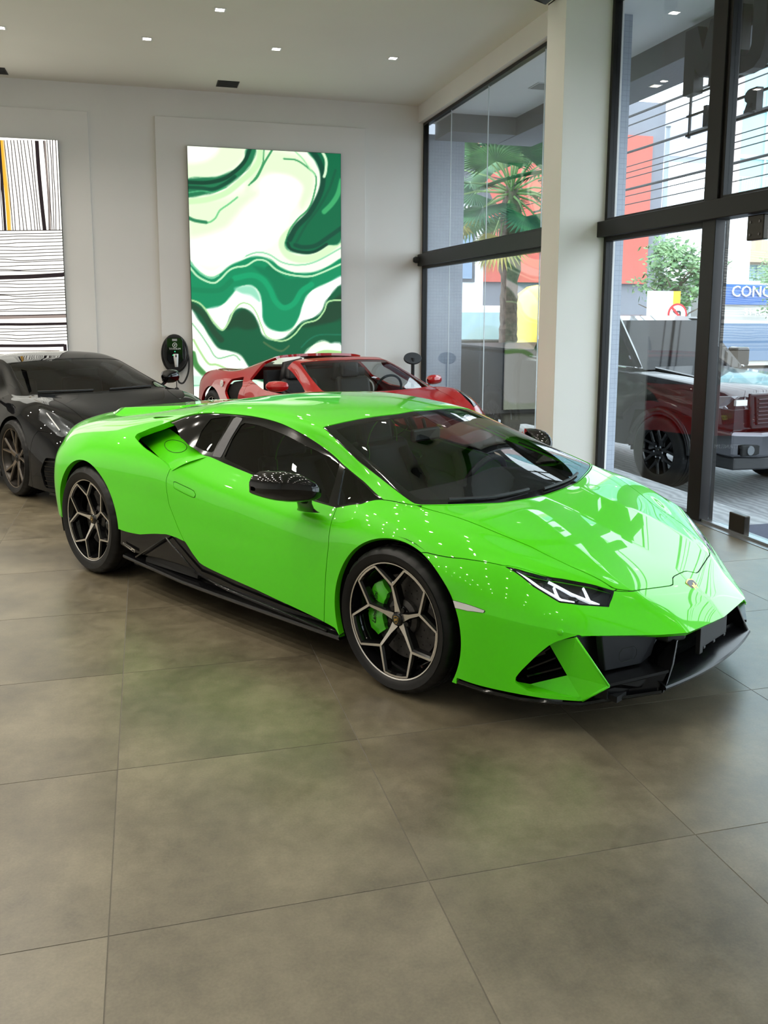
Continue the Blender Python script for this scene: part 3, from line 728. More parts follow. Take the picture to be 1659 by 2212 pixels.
LAMPSTRIPS = [((2.052,3.921),(1.559,3.842),0.0065,0.0102),
 ((1.559,3.842),(1.298,3.548),0.0102,0.0083),
 ((1.298,3.548),(1.292,3.171),0.0083,0.0056),
 ((1.900,3.187),(1.559,2.971),0.0046,0.0093),
 ((1.559,2.971),(1.272,2.593),0.0093,0.0130),
 ((1.715,3.253),(1.291,3.619),0.0046,0.0083),
 ((1.291,3.619),(1.239,3.366),0.0083,0.0074),
 ((1.887,2.602),(1.364,2.738),0.0046,0.0102),
 ((1.364,2.738),(1.287,2.585),0.0102,0.0083)]
GSK = build_green()
carpx_sensor = (0.7270, -0.7444, 0.4121)
def xf(o, loc, rot=(0,0,0)): o.location = loc; o.rotation_euler = rot; return o
def both_sides(fn):
    for sg in (1, -1): fn(sg)
def mir(pts, sg): return [(p[0], -p[1]*sg, p[2]) for p in pts]      # points given as (x, w, z)
def green_details():
    sk = GSK; W2 = lambda t, v: (lambda p: (p[0], -p[1], p[2]))(sk.at(t, v))
    # recessed shoulder panel in the side scoop, its black throat
    def scoop(sg):
        A = W2(10.015,4.06); Bq = W2(10.825,4.842); R2 = (-2.10,.665,.955); R1 = (-2.40,.70,.872)
        n = 14; rows = []
        for i in range(n+1):
            u = -.035+1.035*i/n; l = lerp(A, R2, u); r = lerp(Bq, R1, u); row = []
            for j in range(n+1):
                v = j/n; p = lerp(l, r, v); b = .012*math.sin(PI*v)*(1-u)-.012*math.sin(PI*max(u, 0))-(.004 if u < .02 else 0)
                row.append((p[0], -(p[1]+b)*sg, p[2]+b*.6))
            rows.append(row)
        m = MB(); m.sm = True; m.grid(rows, flip=sg < 0); o = m.build('scoop_panel', M_GREEN, gc)
        # fuel flap outline
        cu = []
        for k in range(41):
            a = 2*PI*k/40; u = .50+.20*math.cos(a); v = .36+.26*math.sin(a)
            i = u*n; j = v*n; i0, j0 = int(i), int(j); fi, fj = i-i0, j-j0
            q = lerp(lerp(rows[i0][j0], rows[i0+1][j0], fi), lerp(rows[i0][j0+1], rows[i0+1][j0+1], fi), fj); cu.append((q[0], q[1]-.001*sg, q[2]+.001))
        if sg > 0: MB().tube(cu, .0016, 5, False).build('fuel_flap_seam', M_GAP, gc)
        # throat liner
        t = MB(); t.prism(mir([(-1.75,.70,1.07),(-1.60,.62,1.0),(-2.0,.55,.90),(-2.5,.55,.80),(-2.55,.62,.93),(-2.2,.70,1.02)], sg), (0, .25*sg, 0)); t.build('intake_liner', M_DARK, gc)
    both_sides(scoop)
    # engine cover with louvres
    ec = MB(); ec.sm = False
    for sgn in (1, -1):
        P = [(-2.35,0,1.058),(-2.35,.40,1.058),(-3.05,.40,.992),(-3.22,.33,.972),(-3.22,0,.972)]; Q = [(-2.30,0,.98),(-2.30,.44,.98),(-3.15,.46,.91),(-3.36,.40,.885),(-3.36,0,.885)]
        ec.add([(x, w*sgn, z) for x, w, z in P]+[(x, w*sgn, z) for x, w, z in Q], [(0,1,2,3,4)]+[(i, (i+1) % 5, 5+(i+1) % 5, 5+i) for i in range(5)])
    ec.build('engine_cover', M_GREEN, gc, bevel=.008)
    for k in range(4):
        x = -1.98-k*.10; MB().prism([(x, -.36, 1.085-k*.016), (x-.012, -.36, 1.095-k*.016), (x-.10, -.36, 1.06-k*.016), (x-.09, -.36, 1.045-k*.016)], (0, .72, 0)).build('louvre', M_BLACKGLOSS, gc)
    # bumper blade around the outer intake
    def blade(sg):
        m = MB(); q = lambda *p: [(a[0], -a[1]*sg, a[2]) for a in p]
        A = (.775,.705,.393); B_ = (.918,.685,.226); C = (.815,.705,.140); D = (.640,.838,.168); E = (.583,.852,.200)
        H1 = (.668,.735,.352); H2 = (.742,.705,.225); H3 = (.615,.775,.172); H4 = (.560,.835,.190)
        m.add(q(A, B_, H2, H1), [(0,1,2,3)]); m.add(q(B_, C, D, H3, H2), [(0,1,2,3,4)]); m.add(q(D, E, H4, H3), [(0,1,2,3)])
        off = lambda p: (p[0]-.012, p[1]-.03, p[2])
        m.add(q(A, B_, (B_[0]-.03, B_[1]-.035, B_[2]), (A[0]-.04, A[1]-.035, A[2])), [(0,3,2,1)])
        m.add(q(B_, C, (C[0]-.03, C[1]-.05, C[2]), (B_[0]-.03, B_[1]-.035, B_[2])), [(0,3,2,1)])
        m.build('bumper_blade', M_GREEN, gc, bevel=.004)
        e = MB(); e.tube(q(A, lerp(A, B_, .5), B_), .005, 8); e.tube(q(B_, lerp(B_, C, .5), C), .005, 8); e.build('blade_edge', M_GREEN, gc, smooth=True)
        d = MB(); K = lambda p, k: (p[0]-k, p[1]-.6*k, p[2])
        hs = [H1, H2, H3, H4]
        bk = [K(h, .13) for h in hs]
        for i in range(4): d.add(q(hs[i], hs[(i+1) % 4], bk[(i+1) % 4], bk[i]), [(0,1,2,3)])
        d.add(q(*bk), [(0,1,2,3)])
        # upper side from the outer skin to the duct
        d.add(q(H1, H4, (.60,.74,.30)), [(0,1,2)])
        d.build('outer_duct', M_BLACKGLOSS, gc)
        for k in range(3):
            t = (k+.6)/3.3; a = lerp(H1, H2, t); b = lerp(lerp(H1, H4, .45), H3, t); a = K(a, .012); b = K(b, .03)
            s = MB(); s.prism(q(a, b, (b[0]-.04, b[1]-.02, b[2]+.004), (a[0]-.04, a[1]-.02, a[2]+.004)), (0, 0, -.007)); s.build('duct_vane', M_BLACKGLOSS, gc)
    both_sides(blade)
    # lower fascia
    def fascia(sg):
        q = lambda *p: [(a[0], -a[1]*sg, a[2]) for a in p]
        m = MB(); m.add(q((.74,.66,.385),(.90,.20,.36),(.915,.20,.22),(.74,.66,.20)), [(0,1,2,3)]); m.build('inner_panel', M_BLKPL, gc)
        # grey cover with an octagonal flap
        c = MB(); c.prism(q((.835,.61,.392),(.945,.33,.372),(.93,.36,.262),(.915,.42,.238),(.845,.585,.236)), (-.03, 0, 0)); c.build('radar_cover', mat('dark_grey_plastic', (.011,.011,.013), .5, spec=.3), gc, bevel=.004)
        oc = [(-.045,.012),(-.03,.028),(.03,.028),(.045,.012),(.045,-.012),(.03,-.028),(-.03,-.028),(-.045,-.012)]; cu = [(.893+.0-.36*a*.9, .50+a, .298+b) for a, b in oc]
        tb = MB(); tb.tube(q(*[(x+.004, w, z) for x, w, z in cu+cu[:1]]), .0013, 5, False); tb.build('tow_cover_seam', M_GAP, gc)
        # shelf and the lower black plate
        s = MB(); s.prism(q((.912,.684,.232),(1.030,.405,.240),(.93,.36,.232),(.84,.60,.228)), (0, 0, -.012)); s.build('shelf', M_BLKSAT, gc)
        s = MB(); s.prism(q((.908,.682,.228),(1.026,.405,.232),(1.004,.440,.152),(.800,.685,.130)), (-.02, .012*sg, 0)); s.build('lower_plate', M_BLKSAT, gc)
        s = MB(); s.prism(q((.70,.25,.130),(.70,.66,.130),(.84,.655,.130),(.88,.63,.130),(.985,.405,.130),(.975,.25,.130)), (0, 0, .096)); s.build('intake_floor', M_BLKSAT, gc)
        # upright fin
        s = MB(); s.prism(q((1.018,.318,.335),(1.030,.372,.25),(1.034,.428,.19),(1.026,.446,.150),(.96,.43,.150),(.90,.33,.25),(.93,.29,.33)), (0, .014*sg, 0)); s.build('fin', M_BLACKGLOSS, gc, bevel=.003)
        s = MB(); s.prism(q((.985,.33,.372),(1.035,.255,.366),(1.03,.255,.325),(.985,.33,.318)), (-.10, 0, 0)); s.build('bumper_horn', M_BLKPL, gc, bevel=.01)
    both_sides(fascia)
    path = [(.34,.935,.150),(.48,.905,.136),(.62,.855,.127),(.74,.775,.120),(.815,.705,.117),(.92,.575,.134),(1.022,.446,.148)]
    for sg in (1, -1):
        sp = MB(); rows = []
        for x, w, z in path: rows.append([(x, -w*sg, z+.016), (x+.004, -(w+.004)*sg, z+.008), (x, -w*sg, z), (x-.16, -(w-.16)*sg, z+.004), (x-.16, -(w-.16)*sg, z+.016)])
        sp.grid(rows, flip=sg < 0); sp.build('front_splitter', M_BLACKGLOSS, gc, auto=30)
    # centre lip between the fins
    lp = MB(); rows = []
    for k in range(17):
        w = -.44+.88*k/16; e = 1-(w/.44)**2; x1 = 1.035+.045*e; x0 = .965+.045*e
        rows.append([(x0-.05, w, .212), (x0, w, .210), (x1, w, .182), (x1+.004, w, .174), (x1, w, .164), (x0-.05, w, .17)])
    lp.grid(rows); lp.build('centre_lip', M_BLKSAT, gc, auto=35)
    m = MB(); m.box(.55, .92, -.62, .62, .135, .16); m.box(.70, .74, -.60, .60, .15, .40); m.build('front_underbody', M_DARK, gc)
    m = MB(); m.prism([(.975,-.30,.262),(.94,-.30,.274),(.86,-.30,.262),(.86,-.30,.252)], (0,.60,0)); m.build('cross_vane', M_BLKPL, gc)
    # number-plate carrier
    m = MB(); m.box(1.030, 1.042, -.125, .135, .255, .345); m.box(1.026, 1.046, -.150, -.118, .235, .350); m.box(.96,1.03,-.05,.05,.28,.34)
    for y in (-.10, 0, .11): m.box(1.041, 1.046, y-.010, y+.010, .247, .258)
    m.build('plate_carrier', M_BLKPL, gc, bevel=.003)
    # badge on the nose
    c = sk.at(1.42, 0); n_ = Vector((.62, 0, .78)); b = bpy.data.objects.new('badge', None)
    m = MB(); m.sm = False; shield(m, .070, 0, t=.004); o = m.build('badge', M_GOLD, gc, bevel=.001); o.location = Vector((.945, 0, .4705)); o.rotation_euler = (0, 0, PI/2)
    o.rotation_euler = Matrix(((0,-.78*0,0),(0,0,0),(0,0,0))).to_euler() if False else (Vector((0,-1,0)).rotation_difference(n_)).to_euler()
    Q = Matrix((( 0,-1,0),(1,0,0),(0,0,1)))          # local -y becomes the surface normal, local z points uphill
    up = Vector((-.78,0,.62)); ri = up.cross(n_).normalized(); R3 = Matrix((ri, -n_, up)).transposed()
    o.matrix_local = Matrix.Translation((.9435,0,.4715)) @ R3.to_4x4()
    m = MB(); shield(m, .060, -.004, t=.0012); o2 = m.build('badge_field', M_BLACKGLOSS, o)
    m = MB()
    for (x, z, w, h) in ((-.005,.006,.026,.014),(.008,.015,.011,.011),(-.014,-.007,.005,.016),(.008,-.007,.005,.016),(.016,.004,.013,.004)): m.box(x-w/2, x+w/2, -.0066, -.005, z-h/2, z+h/2)
    m.build('bull', M_GOLD, o)
    # parking sensors
    def sensor(sg):
        c = sk.at(.40, 6.12); m = MB(); m.sm = True; m.lathe([(0,.004),(.011,.004),(.0125,.002),(.0125,-.004)], 18, 'z')
        o = m.build('parking_sensor', M_GREEN, gc); n_ = Vector((.55, -.83*sg, .05)).normalized()
        o.location = Vector(GSENS) if sg > 0 else Vector((GSENS[0], -GSENS[1], GSENS[2])); o.rotation_euler = n_.to_track_quat('Z', 'Y').to_euler()
    GSENS = carpx_sensor
    both_sides(sensor)
    # sill blade, triangular side intake, badge plate
    def sill(sg):
        q = lambda *p: [(a[0], -a[1]*sg, a[2]) for a in p]
        rows = []
        for k in range(13):
            t = k/12; x = -2.20+1.88*t; z = .192-.026*min(1, t*3); w = .952+.010*math.sin(PI*t)
            rows.append(q((x, w-.05, z+.022), (x, w, z+.012), (x, w+.004, z+.004), (x, w-.002, z-.008), (x, w-.30, z-.010)))
        m = MB(); m.grid(rows, flip=sg < 0); m.build('sill_blade', M_BLACKGLOSS, gc, auto=30)
        fr = MB(); a = (-2.03,.966,.225); b = (-1.72,.958,.395); c = (-1.46,.944,.245)
        fr.tube(q(a, lerp(a, b, .5), b), .007, 6); fr.tube(q(b, lerp(b, c, .5), c), .006, 6); fr.tube(q(c, (-1.2,.95,.215), (-.40,.955,.185)), .008, 6)
        fr.build('side_intake_frame', M_BLACKGLOSS, gc, smooth=True)
        it = MB(); it.prism(q((-1.98,.93,.225),(-1.72,.925,.37),(-1.48,.915,.24),(-1.48,.92,.20),(-1.98,.935,.20)), (0, .08*sg, 0)); it.build('side_intake', M_DARK, gc)
        bd = MB(); bd.prism(q((-2.190,.9535,.283),(-2.06,.9535,.262),(-2.06,.9535,.244),(-2.085,.9535,.246),(-2.19,.9535,.272)), (0, -.003*sg, 0)); bo = bd.build('model_badge', M_CHROME, gc)
        bd = MB(); bd.prism(q((-2.183,.957,.2795),(-2.10,.957,.2655),(-2.10,.957,.258),(-2.183,.957,.2735)), (0, -.001*sg, 0)); bd.build('badge_inlay', M_BLACK, bo)
        if sg > 0:
            t = link('lettering', text_mesh('evo', .018, .2), M_BLACK, bo); t.location = (-2.079, -.9575, .2535); t.rotation_euler = (PI/2, .16, 0)
    both_sides(sill)
    # wing mirrors
    def mirror(sg):
        r = bpy.data.objects.new('wing_mirror', None); COL.objects.link(r); r.parent = gc; r.location = (-.55, -.92*sg, .80)
        q = lambda p: (p[0]+.55, -(p[1]-.92)*sg, p[2]-.80)
        secs = [(.945,-.462,.836,.012,.010),(.955,-.475,.838,.045,.030),(.975,-.505,.846,.078,.052),(1.01,-.548,.855,.104,.068),(1.05,-.595,.860,.112,.073),(1.09,-.635,.861,.105,.066),(1.12,-.668,.857,.085,.048),(1.136,-.690,.850,.055,.026),(1.140,-.70,.848,.02,.010)]
        rows = []
        for w, x, z, hx, hz in secs:
            row = []
            for k in range(29):
                a = 2*PI*k/28; ca, sa = math.cos(a), math.sin(a)
                px = x+hx*math.copysign(abs(ca)**.8, ca); pz = z+hz*math.copysign(abs(sa)**.85, sa)*(1 if sa > 0 else .95)
                if ca < -.35: px = x-hx*.72           # flat mirror side towards the rear
                row.append(q((px, w, pz)))
            rows.append(row)
        m = MB(); m.sm = True; m.grid(rows, flip=sg > 0); m.build('mirror_housing', M_BLACKGLOSS, r, auto=45)
        g = MB(); g.prism([q(p) for p in ((-.648,.99,.82),(-.665,1.02,.80),(-.735,1.10,.825),(-.75,1.12,.855),(-.735,1.10,.89),(-.68,1.03,.91),(-.65,.99,.89))], (-.003, 0, 0)); g.build('mirror_glass', mat('mirror_glass', (.8,.8,.8), .02, 1), r)
        s = MB(); s.sm = True
        ct = [((-.52,.985,.80),.055,.016), ((-.535,.965,.775),.050,.016), ((-.56,.935,.745),.055,.016), ((-.575,.915,.728),.070,.018), ((-.575,.905,.722),.078,.02)]
        rows = []
        for (x, w, z), hx, hw in ct:
            rows.append([q((x+hx*math.cos(2*PI*k/16), w+hw*math.sin(2*PI*k/16), z+.006*math.cos(2*PI*k/16))) for k in range(17)])
        s.grid(rows, flip=sg > 0); s.build('mirror_stalk', M_BLACKGLOSS, r)
    both_sides(mirror)
    # wheels
    tf = tyre_mesh(.3275, .245, .262, 'front_tyre'); tr_ = tyre_mesh(.3455, .305, .262, 'rear_tyre')
    for sg in (1, -1):
        make_wheel(gc, 'wheel', (0, -.8275*sg, .3275), .3275, .245, .262, math.radians(95), sg, coupe_rim, .19, None, PI*.97, 'Lamborghini', tm=tf)
        make_wheel(gc, 'wheel', (-2.62, -.805*sg, .3455), .3455, .305, .262, math.radians(100), sg, coupe_rim, .178, M_BLACKGLOSS, PI*.05, None, tm=tr_)
    for w in [c for c in gc.children if c.name.startswith('wheel')]:
        yi = -.1225+.05 if abs(w.location.x) < .1 else -.1525+.05
        m = MB(); shield(m, .026, yi-.0125, t=.001); m.build('cap_shield', M_GOLD, w); m = MB(); shield(m, .021, yi-.0136, t=.0006); m.build('cap_field', M_BLACK, w)
        m = MB(); m.box(-.006,.006,yi-.0155,yi-.014,-.004,.005); m.box(-.009,-.006,yi-.0155,yi-.014,-.008,.0); m.box(.004,.009,yi-.0155,yi-.014,.002,.008); m.build('cap_bull', M_GOLD, w)
    # wheel houses and floor
    def house(sg):
        for xc, zc, r, w0 in ((.013,.325,.385,.62), (-2.618,.345,.402,.58)):
            m = MB(); m.sm = True
            m.lathe([(.02,-w0*sg),(r,-w0*sg),(r,-.925*sg)], 28, 'y', (xc, 0, zc), -.35, PI+.35); m.build('wheel_arch_liner', M_DARK, gc)
    both_sides(house)
    m = MB(); m.box(-2.2, -.40, -.88, .88, .13, .18); m.box(-3.2, -2.2, -.56, .56, .15, .22); m.box(-.42, .60, -.60, .60, .13, .17); m.box(-3.33, -3.28, -.66, .66, .25, .78); m.build('underbody', M_DARK, gc)
    interior(sk)
    # wipers
    c = [sk.at(5.06+.01*k, 1.55-.20*k) for k in range(8)]
    m = MB(); m.tube([tuple(p+np.array([-.02,0,.016])) for p in c], .007, 6); m.build('wiper', M_BLACK, gc)
    c = [sk.at(5.05, .15+.16*k) for k in range(8)]
    m = MB(); m.tube([(p[0]-.02, -p[1], p[2]+.016) for p in c], .007, 6); m.build('wiper', M_BLACK, gc)
def interior(sk):
    m = MB(); m.box(-1.55, -.30, -.66, .66, .18, .24); m.box(-1.62, -1.50, -.70, .70, .2, .98); m.build('cabin_floor', M_LEATHER, gc)
    d = MB(); d.sm = True
    rows = []
    for k in range(17):
        w = -.70+1.40*k/16; hump = .035*math.exp(-((w-.36)/.18)**2)
        rows.append([(.06,w,.70),(-.10,w,.755),(-.28,w,.775+hump),(-.42,w,.76+hump),(-.46,w,.70),(-.40,w,.52),(-.38,w,.30)])
    d.grid(rows); d.build('dashboard', M_LEATHER, gc, auto=50)
    cc = MB(); cc.box(-1.35,-.40,-.13,.13,.24,.50); cc.build('centre_console', M_LEATHER, gc, bevel=.03)
    for sg in (1, -1):
        s = bpy.data.objects.new('seat', None); COL.objects.link(s); s.parent = gc; s.location = (-1.0, -.37*sg, .24)
        m = MB(); m.box(-.25,.28,-.24,.24,0,.16); m.build('cushion', M_LEATHER, s, bevel=.05, seg=3)
        b = MB(); b.prism([(-.25,-.26,.12),(-.12,-.26,.12),(-.32,-.21,.60),(-.41,-.20,.62)], (0,.5,0)); b.build('backrest', M_LEATHER, s, bevel=.05, seg=3)
        h = MB(); h.prism([(-.41,-.15,.60),(-.30,-.15,.60),(-.36,-.13,.78),(-.43,-.13,.78)], (0,.28,0)); h.build('headrest', M_LEATHER, s, bevel=.045, seg=3)
        for e in (-1, 1):
            bo = MB(); bo.tube([(-.13,e*.22,.16),(-.20,e*.24,.34),(-.29,e*.19,.56)], [.05,.055,.035], 8); bo.build('bolster', M_LEATHER, s, smooth=True)
        t = MB(); t.tube([(-.295+.02*math.sin(PI*k/12), .135*math.cos(PI*k/12), .60+.165*math.sin(PI*k/12)) for k in range(13)], .0035, 5); t.build('stitching', M_STITCH, s)
        t = MB(); t.tube([(-.17-.12*k/8, -.15+.02*math.sin(k), .2+.4*k/8) for k in range(9)], .003, 5); t.build('stitching', M_STITCH, s)
    w = bpy.data.objects.new('steering_wheel', None); COL.objects.link(w); w.parent = gc; w.location = (-.50, .37, .68); w.rotation_euler = (0, math.radians(-68), 0)
    m = MB(); m.tube([(.185*math.cos(2*PI*k/32), .185*math.sin(2*PI*k/32), 0) for k in range(33)], .017, 8, False); m.build('wheel_rim', M_LEATHER, w, smooth=True)
    m = MB(); m.box(-.06,.06,-.07,.07,-.03,.005); m.box(-.02,.02,-.18,.18,-.02,-.005); m.box(-.17,0,-.02,.02,-.02,-.005); m.build('wheel_hub', M_BLACK, w, bevel=.01)
    mr = bpy.data.objects.new('rear_view_mirror', None); COL.objects.link(mr); mr.parent = gc; mr.location = (-.62, 0, 1.0)
    m = MB(); m.box(-.015,.015,-.115,.115,-.035,.035); m.build('mirror_body', M_BLACK, mr, bevel=.012); m = MB(); m.tube([(0,0,.03),(-.02,0,.085)], .01, 6); m.build('mirror_arm', M_BLACK, mr)
green_details()
